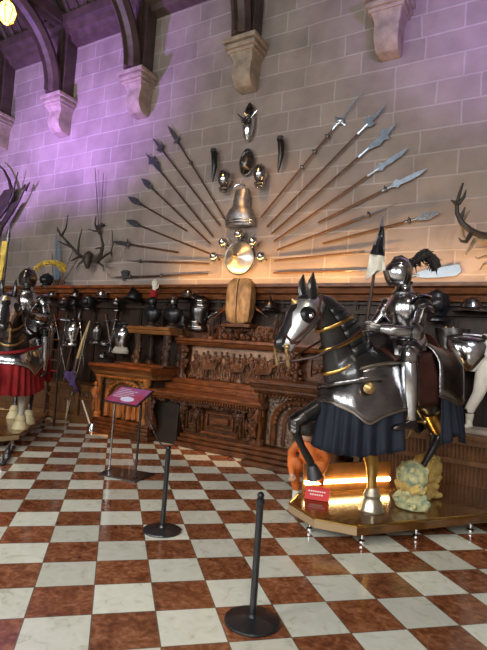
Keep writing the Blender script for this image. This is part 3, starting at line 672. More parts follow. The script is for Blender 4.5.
# ------------------------------------------------------------------ helmets, breastplates and weapons on the panelling
GH = 'helmets on the panelling'
def helmet(px, py, kind, label, mt, Y=7.2, s_=1, rz=0):
    c = W(px, py, Y); s_ *= .86
    t = thing('helmet', label, 'helmet', c, GH); t.rotation_euler.z = rz
    if kind == 'kettle':
        mb = MB(); mb.lathe([(.14*s_, 0), (.135*s_, .06*s_), (.10*s_, .13*s_), (.01, .17*s_)], seg=18); mb.build('skull', mt, t)
        mb = MB(); mb.lathe([(.135*s_, .01), (.23*s_, -.035*s_), (.235*s_, -.03*s_), (.14*s_, .03*s_)], seg=22); mb.build('brim', mt, t)
    elif kind == 'morion':
        mb = MB(); mb.lathe([(.13*s_, -.02), (.135*s_, .05*s_), (.10*s_, .14*s_), (.01, .2*s_)], seg=18, sy=1.15); mb.build('skull', mt, t)
        mb = MB(); mb.tube([(0, -.14*s_, .08*s_), (0, -.08*s_, .2*s_), (0, .0, .25*s_), (0, .08*s_, .2*s_), (0, .14*s_, .08*s_)], [(.008, .03*s_)]*5, 6, side=(1, 0, 0)); mb.build('comb', mt, t)
        mb = MB(); mb.rings([[V((r*math.cos(a)*s_, r*1.2*math.sin(a)*s_, (-.03+k1*.05*abs(math.sin(a))**2)*s_)) for a in [q*PI/12 for q in range(24)]] for r, k1 in ((.13, 0), (.21, 1))], cap=False); mb.build('brim', mt, t, solid=.01)
    else:
        mb = MB(); mb.lathe([(.10*s_, -.16*s_), (.13*s_, -.08*s_), (.145*s_, .02*s_), (.12*s_, .1*s_), (.01, .165*s_)], seg=18, sy=1.15); mb.build('skull', mt, t)
        mb = MB(); mb.rings([[V((1.08*r*math.sin(a)*s_, -1.3*r*math.cos(a)*s_, z*s_)) for a in [-1.1+q*.22 for q in range(11)]] for r, z in ((.125, -.12), (.15, -.03), (.135, .05))], cap=False, closed=False); mb.build('visor', mt, t, solid=.012)
        mb = MB(); mb.lathe([(.11*s_, -.17*s_), (.15*s_, -.2*s_), (.15*s_, -.22*s_)], seg=18); mb.build('neck_guard', mt, t)
    return t
for px, py, kind, label, mt, s_ in (
    (47, 279, 'sallet', 'black rounded helmet standing on the cap rail, left', black_iron, .95),
    (52, 297, 'kettle', 'brimmed steel helmet on the panelling, nearest the left rider', steel, 1),
    (65, 302, 'sallet', 'black helmet, second from the left on the panelling', black_iron, .9),
    (76, 297, 'morion', 'grey crested helmet, third from the left on the panelling', dark_steel, .85),
    (89, 301, 'sallet', 'black visored helmet, fourth from the left on the panelling', black_iron, .95),
    (102, 297, 'kettle', 'shiny brimmed helmet right above the crossed short swords', steel, 1),
    (118, 303, 'sallet', 'small dark helmet between the shiny brimmed one and the crested one', dark_steel, .85),
    (134, 299, 'morion', 'tall dark crested helmet just left of the torch-like plume', black_iron, 1.15),
    (188, 297, 'kettle', 'slanting steel brimmed helmet right of the display shelf', steel, 1),
    (437, 303, 'sallet', 'plain black helmet on the panelling behind the right rider', black_satin, 1.35),
    (471, 310, 'kettle', 'wide brimmed kettle hat at the right edge', steel, 1.15),
    (270, 309, 'morion', 'dark crested helmet between the carved trunk and the horse head', dark_steel, .95),
    (75, 303, 'sallet', 'small black helmet tucked under the grey crested one', black_iron, .6)):
    helmet(px, py, kind, label, mt, 7.16, s_, rnd.uniform(-.4, .4))
def cuirass(px, py, label, mt, s_=1, Y=7.2, cloth=False, rz=0):
    c = W(px, py, Y); t = thing('breastplate', label, 'breastplate', c, 'breastplates on the panelling'); t.rotation_euler.z = rz
    mb = MB(); prof = [(-.24, .15, .12), (-.16, .145, .15), (-.02, .19, .19), (.1, .2, .17), (.2, .15, .1), (.25, .11, .05)]
    mb.rings([[V((w_*math.cos(a*PI/12)*s_, -d*math.sin(a*PI/12)*s_, z*s_)) for a in range(13)]+[V((0, .06, z*s_))] for z, w_, d in prof]); mb.build('chest_plate', mt, t)
    mb = MB(); mb.rings([[V((w_*math.cos(a*PI/12)*s_, -d*math.sin(a*PI/12)*s_, z*s_)) for a in range(13)] for z, w_, d in ((-.23, .155, .13), (-.3, .19, .16), (-.36, .2, .17))], cap=False, closed=False); mb.build('waist_flange', cream if cloth else mt, t, solid=.01)
    mb = MB(); mb.tube([(.1*math.cos(a*PI/8)*s_, -.06*s_-.05*math.sin(a*PI/8)*s_, .26*s_) for a in range(17)], .014, 6); mb.build('neck_roll', dark_steel, t)
cuirass(50, 332, 'bright breastplate hanging left, next to the left rider', bright_steel, .85)
cuirass(73, 331, 'steel breastplate hanging behind the crossed spears', steel, .9)
cuirass(123, 336, 'steel breastplate with cream lining left of the display shelf', steel, .95, cloth=True)
cuirass(97, 332, 'dull small breastplate under the shiny brimmed helmet', dark_steel, .7)
cuirass(200, 311, 'dark breastplate with bright studs left of the carved trunk', dark_steel, 1.0)
for px, py, l_ in ((105, 344, 'small round steel cup left of the lined breastplate'), (103, 356, 'small round steel cup just over the left pedestal')):
    c = W(px, py, 7.15); t = thing('steel_cup', l_, 'armour piece', c, 'small steel cups'); mb = MB(); mb.lathe([(.04, -.06), (.09, -.03), (.1, .02), (.06, .07), (.01, .09)], seg=14); mb.build('bowl', steel, t)
    mb = MB(); mb.lathe([(.1, -.01), (.14, -.03), (.14, -.02)], seg=14); mb.build('flange', dark_steel, t)

def stick(name, a, b_, Y0, Y1, r, mt, label, cat, group=None, hilt=None, z0=None):
    A, B = W(*a, Y0), W(*b_, Y1); d = B-A
    t = thing(name, label, cat, A, group, V((0, 0, 1)).rotation_difference(d.normalized())); L = d.length
    mb = MB(); mb.tube([(0, 0, 0), (0, 0, L*.5), (0, 0, L)], [r, r, r*.7], 8); mb.build('shaft' if name not in ('rapier', 'sword') else 'blade', mt, t)
    if hilt:
        mb = MB(); mb.tube([(0, 0, -.16), (0, 0, 0)], [.018, .015], 8); mb.ball((0, 0, -.18), .03, 8); mb.build('grip', wood_shaft, t)
        mb = MB(); mb.box((0, 0, 0), (.24, .02, .02)); mb.tube([(.08*math.cos(q*PI/6), .06*math.sin(q*PI/6), -.02) for q in range(13)], .01, 6); mb.build('guard', hilt, t)
    else:
        mb = MB(); mb.tube([(0, 0, L), (0, 0, L+.05), (0, 0, L+.2)], [r*1.3, r*2.2, .003], 8); mb.build('point', iron_head, t)
    return t
# two rapiers upright over the stag skull
stick('rapier', (98.5, 225), (95, 168), 7.42, 7.42, .009, iron_head, 'left of the two upright rapiers above the deer skull', 'rapier', 'rapiers above the deer skull', hilt=iron_head)
stick('rapier', (100.5, 225), (103.5, 173), 7.42, 7.42, .009, iron_head, 'right of the two upright rapiers above the deer skull', 'rapier', 'rapiers above the deer skull', hilt=iron_head)
# sheaf of blades on the rail
for i, (a, b_, w_, l_) in enumerate((((56, 281), (56.5, 233), .028, 'broad pale sword standing upright on the cap rail'), ((58, 281), (61, 240), .02, 'slimmer sword just right of the broad pale one'), ((60, 281), (74, 248), .014, 'leaning sword, third of the sheaf on the cap rail'), ((61, 282), (82, 253), .012, 'sword leaning furthest to the right on the cap rail'), ((54, 281), (52, 250), .014, 'thin sword leaning left on the cap rail'))):
    A, B = W(*a, 7.25), W(*b_, 7.4); A.z = 2.76; d = B-A; L = d.length
    t = thing('sword', l_, 'sword', A, 'swords standing on the cap rail', V((0, 0, 1)).rotation_difference(d.normalized()))
    mb = MB(); w_ *= 1.3; mb.prism([(-w_, 0, .12), (w_, 0, .12), (w_*.8, 0, L*.85), (0, 0, L), (-w_*.8, 0, L*.85)], (0, 1, 0), .008, True); mb.build('blade', MATS['pale_blue_blade'] if i < 2 else bright_steel, t, smooth=False)
    mb = MB(); mb.tube([(0, 0, 0), (0, 0, .12)], [.018, .014], 8); mb.box((0, 0, .12), (.14, .02, .02)); mb.build('hilt', wood_shaft2, t)
# crossed and leaning arms in front of the left panelling
stick('spear', (59, 399), (79, 318), 6.98, 7.3, .014, wood_shaft2, 'brown spear leaning right behind the ladder, rising to the right', 'spear')
stick('rapier', (55.5, 322), (65.5, 372), 7.3, 7.2, .011, bright_steel, 'thin bright rapier crossing the leaning spear, point down', 'rapier', hilt=iron_head)
stick('rapier', (66, 320), (58, 376), 7.3, 7.2, .011, steel, 'thin rapier slanting down-left behind the bright one', 'rapier', hilt=iron_head)
stick('rapier', (80, 322), (84, 368), 7.3, 7.2, .010, steel, 'rapier hanging point down by the pale longbow', 'rapier', hilt=iron_head)
stick('short_sword', (107, 323), (112, 352), 7.32, 7.25, .02, bright_steel, 'left of the two crossed short swords above the left pedestal', 'sword', 'crossed short swords', hilt=steel)
stick('short_sword', (115, 321), (109, 352), 7.30, 7.22, .02, bright_steel, 'right of the two crossed short swords above the left pedestal', 'sword', 'crossed short swords', hilt=steel)
# pale longbow
A = [W(90, 321, 7.28), W(83, 340, 7.22), W(76, 365, 7.1), W(70, 392, 6.98), W(66, 420, 6.80)]; A[-1].z = .02
t = thing('longbow', 'pale bent longbow leaning on the panelling by the purple cloth', 'bow', A[-1])
mb = MB(); mb.tube(A, [.02, .032, .042, .038, .022], 10); mb.build('bow_stave', mat('bow_wood', (.50, .36, .17), .5, 0, .3, 9), t, A[-1])
mb = MB(); mb.tube([A[0]+V((0, -.01, 0)), A[-1]+V((.03, -.03, .05))], [.004, .004], 5); mb.build('bow_string', cream, t, A[-1])
mb = MB(); mb.tube([A[2].lerp(A[1], .25), A[2].lerp(A[3], .25)], [.05, .05], 10); mb.build('bow_grip', leather, t, A[-1])
# purple cloth draped on it
c = W(70, 383, 6.75); mb = MB(); gr = []
for i in range(9):
    f = i/8; p0, p1 = W(63+7*f, 372+12*f, 6.78), W(73+5*f, 371+21*f, 6.74)
    gr.append([p0.lerp(p1, q/10)+V((0, .035*math.sin(q*1.9+i), -.02*math.sin(q))) for q in range(11)])
mb.sheet(gr); o = mb.build('cloth', purple, off=c, solid=.02); o.location = c; tag(o, 'crumpled purple cloth hanging on the ledge by the pale longbow', 'cloth')
# ladder of pikes: wooden weapon rack at left
rk = thing('ladder', 'narrow dark wooden ladder rack right of the left rider', 'ladder', FL(48, 425)); c = FL(48, 425)
top = W(57, 330, 7.0)
for q in (-.14, .16):
    mb = MB(); mb.tube([c+V((q, .0, 0)), top+V((q*.75, 0, 0))], [.024, .02], 8); mb.build('ladder_rail', wood_dark, rk, c)
for i in range(8):
    f = .08+i*.115; p0, p1 = (c+V((-.14, 0, 0))).lerp(top+V((-.105, 0, 0)), f), (c+V((.16, 0, 0))).lerp(top+V((.12, 0, 0)), f)
    mb = MB(); mb.tube([p0, p1], [.016, .016], 8); mb.build('rung', (red_cloth if i in (4,) else wood), rk, c)
# white halberd-like rod with steel foot (barrier rod)
a, b_ = FL(90, 430), W(82, 399, 6.3); b0 = FL(92, 431)
t = thing('barrier_rod', 'short white rod leaning over by the left pedestal', 'rod', b0)
mb = MB(); mb.tube([b0+V((0, 0, .01)), W(82, 400, 6.25)], [.014, .014], 8); mb.build('rod', white, t, b0)
mb = MB(); mb.lathe([(.10, 0), (.10, .015), (.09, .02), (.06, .1), (.055, .14), (.02, .15)], seg=16); mb.build('foot', steel, t)

# busts and gauntlet on the display shelf
def bust(px, py, Y, zb, label, mts, top):
    c = W(px, py, Y); c.z = zb
    t = thing('armoured_bust', label, 'bust', c, 'busts on the display shelf')
    mb = MB(); mb.lathe([(.13, 0), (.13, .03), (.07, .06), (.06, .1)], seg=16); mb.build('bust_foot', wood_dark, t)
    mb = MB(); mb.rings([[V((w_*math.cos(a*PI/10), d*math.sin(a*PI/10), z)) for a in range(20)] for z, w_, d in ((.09, .08, .07), (.16, .15, .11), (.26, .2, .13), (.33, .17, .11), (.37, .07, .07), (.4, .065, .065))]); mb.build('shoulders', mts[0], t)
    mb = MB(); mb.ball((0, -.01, .47), (.075, .09, .1), 14); mb.build('head', mts[1], t)
    if top == 'hand':
        mb = MB(); mb.lathe([(.07, .55), (.085, .6), (.06, .66), (.05, .68)], seg=14); mb.build('red_cuff', red_cloth, t)
        mb = MB(); mb.ball((0, 0, .73), (.05, .03, .06), 10)
        for q, (dx, L) in enumerate(((-.04, .10), (-.014, .13), (.013, .12), (.038, .09))): mb.tube([(dx, 0, .76), (dx*1.2, -.01, .76+L*.6), (dx*1.3, 0, .76+L)], [.015, .014, .009], 6)
        mb.tube([(.045, 0, .71), (.08, 0, .75), (.085, 0, .79)], [.016, .014, .01], 6); mb.build('pale_hand', cream, t)
    else:
        mb = MB(); mb.ball((0, .01, .54), (.09, .1, .06), 12); mb.tube([(0, -.08, .55), (0, 0, .62), (0, .1, .56)], [(.006, .02)]*3, 6, side=(1, 0, 0)); mb.build('cap', leather, t)
bust(151, 330, 6.95, 1.93, 'black bust topped by a raised pale hand on a red cuff', (black_iron, black_iron), 'hand')
bust(172, 330, 6.95, 1.93, 'dark bust in a brown cap, right one on the display shelf', (black_iron, dark_steel), 'cap')
# pistols and gauntlets either side of the trunk
for i, (a, b_, l_) in enumerate((((226, 307), (206, 318), 'wheel-lock pistol slanting down-left of the carved trunk'), ((222, 312), (209, 322), 'short pistol just below the first one left of the trunk'), ((258, 310), (268, 318), 'pistol slanting down-right of the carved trunk'))):
    A, B = W(*a, 7.22), W(*b_, 7.22); d = B-A; L = d.length
    t = thing('pistol', l_, 'pistol', A, 'pistols round the carved trunk', V((0, 0, 1)).rotation_difference(d.normalized()))
    mb = MB(); mb.tube([(0, 0, 0), (0, 0, L)], [.018, .014], 8); mb.build('barrel', steel, t)
    mb = MB(); mb.tube([(0, 0, -.15), (0, -.02, -.02), (0, 0, L*.5)], [.03, .025, .012], 8); mb.ball((0, 0, -.17), .035, 8); mb.build('stock', wood_red, t)
# dark armoured busts beyond: carved supporters flanking the relief
for px, py, l_, mt in ((182, 333, 'dark carved supporter figure left of the battle relief', dark_steel), (277, 322, 'dark carved supporter figure right of the carved trunk', wood_dark), (212, 327, 'small dark statuette on the upper shelf left of the trunk', wood_dark)):
    c = W(px, py, 7.04); c.z = 1.785
    t = thing('statuette', l_, 'statuette', c, 'figures on the upper shelf')
    mb = MB(); mb.lathe([(.09, 0), (.09, .03), (.06, .05)], seg=12); mb.build('statuette_base', wood, t)
    mb = MB(); figure_relief(mb, 0, 0, .04, .42, rnd); mb.build('figure', mt, t)
for px, py, Y, l_ in ((201, 301, 7.14, 'slanted steel shoulder plate right of the display shelf'), (196, 322, 7.14, 'lower steel shoulder plate beside the small statuette')):
    c = W(px, py, Y); t = thing('pauldron', l_, 'armour piece', c, 'shoulder plates on the panelling')
    for q in range(4):
        mb = MB(); mb.rings([[V(((r+.015*q)*math.cos(a), -(r)*math.sin(a), -.04*q+dz)) for a in [k_*PI/10 for k_ in range(11)]] for r, dz in ((.1, .03), (.125, -.02))], cap=False, closed=False); mb.build('lame', steel if q % 2 == 0 else dark_steel, t, solid=.01)
# gilt bracket ornament behind the horse
c = W(449, 338, 7.3); t = thing('brass_ornament', 'small brass scrolled ornament on the panelling behind the horse rump', 'ornament', c)
mb = MB()
for q in range(9):
    a = q*.7; mb.tube([(0, -.03, 0), (.09*math.cos(a), -.05, .09*math.sin(a)), (.14*math.cos(a+.5), -.03, .16*math.sin(a+.5))], [.014, .012, .018], 6)
mb.build('scroll', brass, t)
mb = MB(); mb.ball((0, -.05, 0), .04, 10); mb.build('boss', gold, t)

# ------------------------------------------------------------------ statue group on the right ledge
c = V((-.62, 6.98, .80)); t = thing('white_statue', 'white plaster striding legs on the ledge at the right edge', 'statue', c)
mb = MB(); mb.bx(-.25, .25, -.2, .22, 0, .06); mb.build('statue_base', stone_c, t, bevel=.01)
mb = MB(); mb.tube([(.05, 0, 1.0), (.02, -.02, .75), (-.03, -.05, .5), (-.12, -.05, .3), (-.13, -.02, .1), (-.12, -.05, .07)], [.12, .11, .075, .065, .04, .05], 12)
mb.tube([(-.12, -.0, .085), (-.15, -.16, .08)], [.045, .03], 10)
mb.tube([(.15, .02, 1.0), (.18, .03, .7), (.2, .03, .5), (.2, .06, .3), (.2, .05, .1)], [.11, .1, .07, .06, .04], 12); mb.tube([(.2, .05, .085), (.2, -.1, .08)], [.045, .03], 10)
mb.tube([(.1, 0, .95), (.1, 0, 1.25)], [.16, .15], 12)
mb.build('legs', cream, t, remesh=.02)
mb = MB(); mb.tube([(-.125, -.03, .24), (-.13, -.03, .30)], [.07, .072], 12); mb.build('ankle_band', black_iron, t)
c = W(468, 352, 6.9); t = thing('steel_cuirass', 'large mirror-bright blue-tinged cuirass above the white statue legs', 'breastplate', c); t.rotation_euler.z = .3
mb = MB(); prof = [(-.24, .10, .10), (-.18, .14, .15), (-.05, .23, .21), (.08, .27, .2), (.16, .26, .15), (.2, .2, .1)]
mb.rings([[V((w_*math.cos(a*PI/14), -d*math.sin(a*PI/14), z)) for a in range(15)]+[V((0, .06, z))] for z, w_, d in prof]); mb.build('plate', bright_steel, t)
mb = MB(); mb.tube([(-.26, -.05, .17), (-.1, -.2, .2), (.1, -.2, .2), (.26, -.05, .17)], .025, 8); mb.build('edge_roll', dark_steel, t)
c = V((-1.0, 6.95, .80)); t = thing('dark_statue', 'dark standing leg armour on the ledge behind the horse rump', 'statue', c)
mb = MB(); mb.lathe([(.17, 0), (.17, .04), (.1, .06)], seg=14); mb.build('statue_base', wood_dark, t)
for q in (-1, 1):
    mb = MB(); mb.tube([(q*.09, 0, .05), (q*.09, .01, .12), (q*.09, .03, .32), (q*.09, 0, .5), (q*.1, 0, .8), (q*.09, 0, .95)], [.045, .04, .065, .055, .085, .1], 12); mb.tube([(q*.09, 0, .09), (q*.1, -.15, .08)], [.045, .03], 8); mb.build('leg', black_iron, t)
mb = MB(); mb.tube([(0, 0, .9), (0, 0, 1.05), (0, 0, 1.3)], [(.2, .14), (.17, .13), (.22, .15)], 14, side=(1, 0, 0)); mb.build('torso', dark_steel, t)
#PART3
# ------------------------------------------------------------------ platforms
def platform(loc, ang, label, wood_m, back, strip):
    t = thing('display_platform', label, 'platform', (loc[0], loc[1], 0)); t.rotation_euler.z = ang
    O_ = [(0, -.22), (0, .22), (-.26, .48), (-back, .48), (-back, -.48), (-.26, -.48)]
    mb = MB(); mb.prism([(a, b_, .115) for a, b_ in O_], (0, 0, 1), .085); mb.build('deck', wood_m, t, smooth=False)
    mb = MB(); OO = [O_[5], O_[0], O_[1], O_[2]]
    for a, b_ in zip(OO[:-1], OO[1:]):
        a, b_ = V((*a, 0)), V((*b_, 0)); nn = (b_-a).cross(V((0, 0, 1))).normalized()*.006
        mb.prism([a+V((0, 0, .12)), b_+V((0, 0, .12)), b_+V((0, 0, .185)), a+V((0, 0, .185))], nn, .006)
    mb.build('edge_board', mat('pale_edge_wood', (.36, .25, .14), .35), t, smooth=False)
    mb = MB()
    for i in range(6):
        a, b_ = V((*O_[i], .193)), V((*O_[(i+1) % 6], .193)); mb.tube([a, b_], [(.012, .012)]*2, 6)
    mb.build('edge_trim', gold, t)
    for a, b_ in ((-.1, 0), (-.4, .38), (-1.0, .40), (-1.7, .40), (-.4, -.38), (-1.4, -.38), (-2.4, .40)):
        if -a > back: continue
        mb = MB(); mb.lathe([(.018, .0), (.03, .012), (.03, .03), (.012, .045), (.012, .115)], (a, b_, 0), seg=12); mb.build('foot', chrome, t)
    if strip:
        mb = MB(); mb.bx(-1.45, -.3, -.50, -.485, .2, .50); mb.build('back_board', wood_honey, t, bevel=.006)
        mb = MB(); mb.bx(-1.42, -.32, -.483, -.455, .29, .325); mb.build('light_strip', mat('warm_lamp', (1, .72, .30), .4, emit=20), t, smooth=False)
    return t

# ------------------------------------------------------------------ horses (local frame: x forward, y to the horse's left, z up from the floor)
def sstep(t): return t*t*(3-2*t)
def squeeze(o):
    for v in o.data.vertices:
        if v.co.x < -1.1: v.co.x = -1.1+(v.co.x+1.1)*.74
HPV = V((.0, .01, 2.12))
def hp(v, s_=1.0):
    d = (V(v)-HPV)*s_; c_, n_ = math.cos(.15), math.sin(.15)
    return HPV+V((d.x*c_-d.z*n_, d.y, d.x*n_+d.z*c_))
def make_horse(loc, ang, label, style):
    h = thing('armoured_horse', label, 'horse', (loc[0], loc[1], 0)); h.rotation_euler.z = ang
    mb = MB(); S = (0, 1, 0)
    mb.tube([(-1.95, 0, 1.47), (-1.86, 0, 1.5), (-1.7, 0, 1.5), (-1.4, 0, 1.46), (-1.1, 0, 1.42), (-.8, 0, 1.42), (-.55, 0, 1.42), (-.38, 0, 1.4), (-.27, 0, 1.38), (-.22, 0, 1.38)],
            [(.08, .12), (.22, .25), (.29, .33), (.31, .31), (.31, .3), (.30, .31), (.27, .34), (.24, .33), (.17, .25), (.08, .12)], 18, side=S)
    mb.tube([(-.50, 0, 1.42), (-.42, 0, 1.60), (-.33, 0, 1.78), (-.23, 0, 1.94), (-.10, 0, 2.07), (0, 0, 2.13)], [(.19, .34), (.16, .30), (.125, .24), (.10, .19), (.09, .15), (.07, .09)], 16, side=S)
    # head, tucked towards the chest and a little turned to the visitor
    mb.tube([hp(q, 1.04) for q in [(-.02, .01, 2.12), (.066, .016, 2.045), (.132, .021, 1.935), (.187, .032, 1.835), (.242, .043, 1.735), (.286, .048, 1.66), (.308, .054, 1.62)]],
            [(.088, .11), (.11, .148), (.104, .148), (.082, .115), (.066, .088), (.066, .077), (.038, .05)], 16, side=S)
    legs = [
     [(-.50, .15, 1.3, .15), (-.54, .16, 1.05, .10), (-.59, .16, .82, .075), (-.62, .16, .70, .06), (-.64, .16, .62, .05), (-.655, .16, .46, .036), (-.66, .16, .36, .045), (-.66, .16, .30, .045)],
     [(-.42, -.15, 1.3, .15), (-.25, -.16, 1.12, .105), (-.04, -.16, 1.02, .075), (.04, -.16, .97, .062), (.03, -.16, .90, .052), (-.06, -.16, .74, .038), (-.14, -.16, .63, .045), (-.19, -.16, .56, .042)],
     [(-1.55, .15, 1.45, .22), (-1.42, .17, 1.22, .17), (-1.52, .17, 1.05, .10), (-1.60, .17, .95, .066), (-1.57, .17, .86, .055), (-1.38, .17, .66, .040), (-1.24, .17, .50, .045), (-1.19, .17, .36, .045)],
     [(-1.65, -.15, 1.45, .22), (-1.66, -.17, 1.2, .16), (-1.84, -.17, 1.0, .085), (-1.95, -.17, .9, .06), (-1.95, -.17, .8, .048), (-1.92, -.17, .55, .038), (-1.90, -.17, .42, .045), (-1.88, -.17, .34, .045)]]
    for L in legs: mb.tube([p[:3] for p in L], [(p[3]*.85, p[3]) for p in L], 12, side=S)
    # tail stump
    mb.tube([(-1.9, 0, 1.62), (-1.98, 0, 1.5), (-2.0, 0, 1.2), (-1.97, 0, .95)], [.06, .07, .06, .03], 8)
    mb.build('body', black_hide, h, remesh=.02)
    # hooves
    for (x, y, z, tilt) in ((-.665, .16, .2, 0), (-.22, -.16, .47, 1), (-1.18, .17, .2, 0), (-1.88, -.17, .2, 0)):
        mb = MB()
        if tilt: mb.lathe([(.078, -.03), (.075, 0), (.045, .10), (.03, .11)], (x, y, z), (.35, 0, .9), 16)
        else: mb.lathe([(.115, .0), (.12, .012), (.11, .03), (.10, .07), (.075, .12), (.082, .15), (.062, .19), (.05, .22)], (x, y, z), seg=18)
        mb.build('hoof', style['hoof'] if not tilt else iron_head, h)
    # gilt shin on the planted leg
    mb = MB(); L = legs[0][2:]; mb.tube([p[:3] for p in L], [p[3]+.008 for p in L], 12, side=S); mb.build('shin_guard', style['shin'], h)
    mb = MB(); mb.tube([(-1.43, .18, 1.16), (-1.50, .18, 1.06), (-1.585, .175, .96)], [(.115, .125), (.09, .10), (.068, .075)], 14, side=S); mb.build('gaskin_glint', style['shin'], h)  # shell whose colour stands in for the light strip's reflection on the gaskin
    mb = MB(); mb.tube([(-.04, -.16, 1.02), (.045, -.16, .975), (.03, -.16, .90)], [.085, .078, .06], 12, side=S); mb.build('knee_guard', dark_steel, h)
    for q in range(3):
        mb = MB(); mb.tube([(.065, -.16+.0, 1.0-.04*q), (.085, -.13, .985-.04*q), (.06, -.09, .97-.04*q)], [.014]*3, 6); mb.build('knee_rivet_band', bright_steel, h)
    # ears
    for q in (-1, 1):
        mb = MB(); x0, y0 = .06, .06*q
        mb.tube([(x0, y0, 2.10), (x0+.03, y0*1.25, 2.19), (x0+.05, y0*1.3, 2.26), (x0+.055, y0*1.25, 2.33)], [(.045, .035), (.058, .03), (.040, .022), .004], 10, side=(.9, .3, 0)); mb.build('ear', black_hide, h)
    # chanfron: plate over the front of the head
    H = [(.075, .012, 2.16, .075, .10), (.13, .015, 2.06, .112, .14), (.18, .022, 1.95, .108, .135), (.225, .03, 1.86, .088, .105), (.275, .04, 1.77, .072, .085), (.305, .045, 1.705, .062, .07)]
    ax = V((.22, .03, -.45)).normalized(); fr = V((.9, .1, .44)).normalized(); sd = ax.cross(fr).normalized()
    mb = MB(); mb.rings([[V((x, y, z)) - fr*.10 + sd*(w_*1.12*math.cos(a)) + fr*(d*1.15*math.sin(a)) for a in [-.25+(PI+.5)*k_/16 for k_ in range(17)]] for x, y, z, w_, d in H], cap=False, closed=False)
    mb.build('chanfron', style['chanfron'], h, solid=.012)
    for q in (-1, 1):
        c = V((.14, .018, 1.985)) + sd*q*.105 - fr*.03
        mb = MB(); mb.lathe([(.078, -.03), (.074, 0), (.06, .022), (.035, .03)], c, sd*q, 16); mb.build('eye_flange', black_iron, h)
        mb = MB(); mb.ball(c+sd*q*.025, .027, 12); mb.build('eye', chrome, h)
    mb = MB(); mb.lathe([(.035, 0), (.028, .02), (.006, .05)], V((.17, .02, 2.05))+fr*.02, fr, 14); mb.build('brow_rosette', brass, h)
    # bridle: cheek straps, bit, reins
    mb = MB()
    for q in (-1, 1):
        mb.tube([V((.03, .01, 2.16))+sd*q*.10, V((.05, .02, 2.0))+sd*q*.125, V((.12, .03, 1.86))+sd*q*.105, V((.22, .04, 1.72))+sd*q*.07], [.012]*4, 6)
        mb.tube([V((.28, .04, 1.78))+sd*q*.065, V((.2, .03, 1.73))+sd*q*.085, V((.14, .02, 1.76))+sd*q*.09], [.011]*3, 6)
        mb.tube([V((.06, .02, 2.05))+sd*q*.122, V((.0, .01, 1.98))+sd*q*.11, V((-.03, 0, 1.9))+sd*q*.09], [.011]*3, 6)
    mb.build('bridle', leather, h)
    mb = MB()
    for q in (-1, 1): mb.tube([V((.26, .04, 1.70))+sd*q*.07, V((.23, .04, 1.62))+sd*q*.08, V((.2, .04, 1.55))+sd*q*.075], [.012, .012, .016], 6); mb.ball(V((.245, .04, 1.69))+sd*q*.078, .022, 8)
    mb.tube([V((.245, .04, 1.69))-sd*.078, V((.245, .04, 1.69))+sd*.078], [.008, .008], 6); mb.build('bit', brass, h)
    mb = MB()
    for q in (-1, 1): mb.tube([hp(V((.2, .04, 1.56))+sd*q*.075, 1.145), (.08, q*.17, 1.60), (-.25, q*.22, 1.78), (-.46, q*.16, 1.92)], [.011]*4, 6)
    mb.build('reins', leather, h)
    # crinet: lames down the crest, gilt edge bands round the neck
    def neck_at(f):
        P = [(V((-.50, 0, 1.42)), .19, .34), (V((-.42, 0, 1.60)), .16, .30), (V((-.33, 0, 1.78)), .125, .24), (V((-.23, 0, 1.94)), .10, .19), (V((-.10, 0, 2.07)), .09, .15)]
        i = min(int(f), 3); g = f-i
        return P[i][0].lerp(P[i+1][0], g), P[i][1]*(1-g)+P[i+1][1]*g, P[i][2]*(1-g)+P[i+1][2]*g
    na = V((.45, 0, .9)).normalized(); nb = V((-.9, 0, .45)).normalized()
    for q in range(7):
        rs = []
        for f in (.75+q*.45, 1.25+q*.45):
            c, w_, d = neck_at(min(f, 3.99)); rs.append([c+V((0, 1, 0))*((w_+.014)*math.cos(a))+nb*((d+.016)*math.sin(a)) for a in [-.1+(PI+.2)*k_/14 for k_ in range(15)]])
        mb = MB(); mb.rings(rs, cap=False, closed=False); mb.build('crinet_lame', style['crinet'], h, solid=.01)
    for f in (.95, 2.0, 3.0):
        c, w_, d = neck_at(f); mb = MB()
        mb.tube([c+V((0, 1, 0))*((w_+.022)*math.cos(a))+(nb)*((d+.02)*math.sin(a)) for a in [k_*PI/16 for k_ in range(33)]], [(.018, .008)]*33, 6, side=na); mb.build('neck_strap', style['strap'], h)
    # rounded chest armour: surfaces wrapped around the fore and hind quarters
    def shell(rows, a0, a1, n=36, cx_=-1.0):
        g = []
        for r in rows:
            row = []
            for k_ in range(n+1):
                f = k_/n; a = a0+(a1-a0)*f
                L, Wd, z = r(a)
                ex = .72
                x = cx_+L*math.copysign(abs(math.cos(a))**ex, math.cos(a)); y = Wd*math.copysign(abs(math.sin(a))**ex, math.sin(a))
                row.append((x, y, z))
            g.append(row)
        return g
    def pz(a):   # lower hem of the chest armour, with a point at each side
        d = abs(abs(a)-.95); return 1.10+.10*min(1, d*1.3) - .06*math.exp(-(d/.18)**2) + .10*max(0, abs(a)-1.25)
    rows = []
    for i in range(9):
        f = i/8
        rows.append(lambda a, f=f: (.74+.09*sstep(f)+.02*math.sin(f*PI), .29+.10*sstep(f), (1.44+.17*sstep(min(1, abs(a)/1.5)))*(1-f)+pz(a)*f))
    mb = MB(); mb.sheet(shell(rows, -1.44, 1.44, 48)); mb.build('chest_armour', style['barding'], h, solid=.014)
    mb = MB(); g = shell([rows[-1]], -1.44, 1.44, 48)[0]; mb.tube(g, [.014]*len(g), 6)
    g = shell([rows[0]], -1.44, 1.44, 48)[0]; mb.tube(g, [.016]*len(g), 6); g = shell([rows[5]], -1.44, 1.44, 48)[0]; mb.tube(g, [.006]*len(g), 6); mb.build('armour_edge', style['edge'], h)
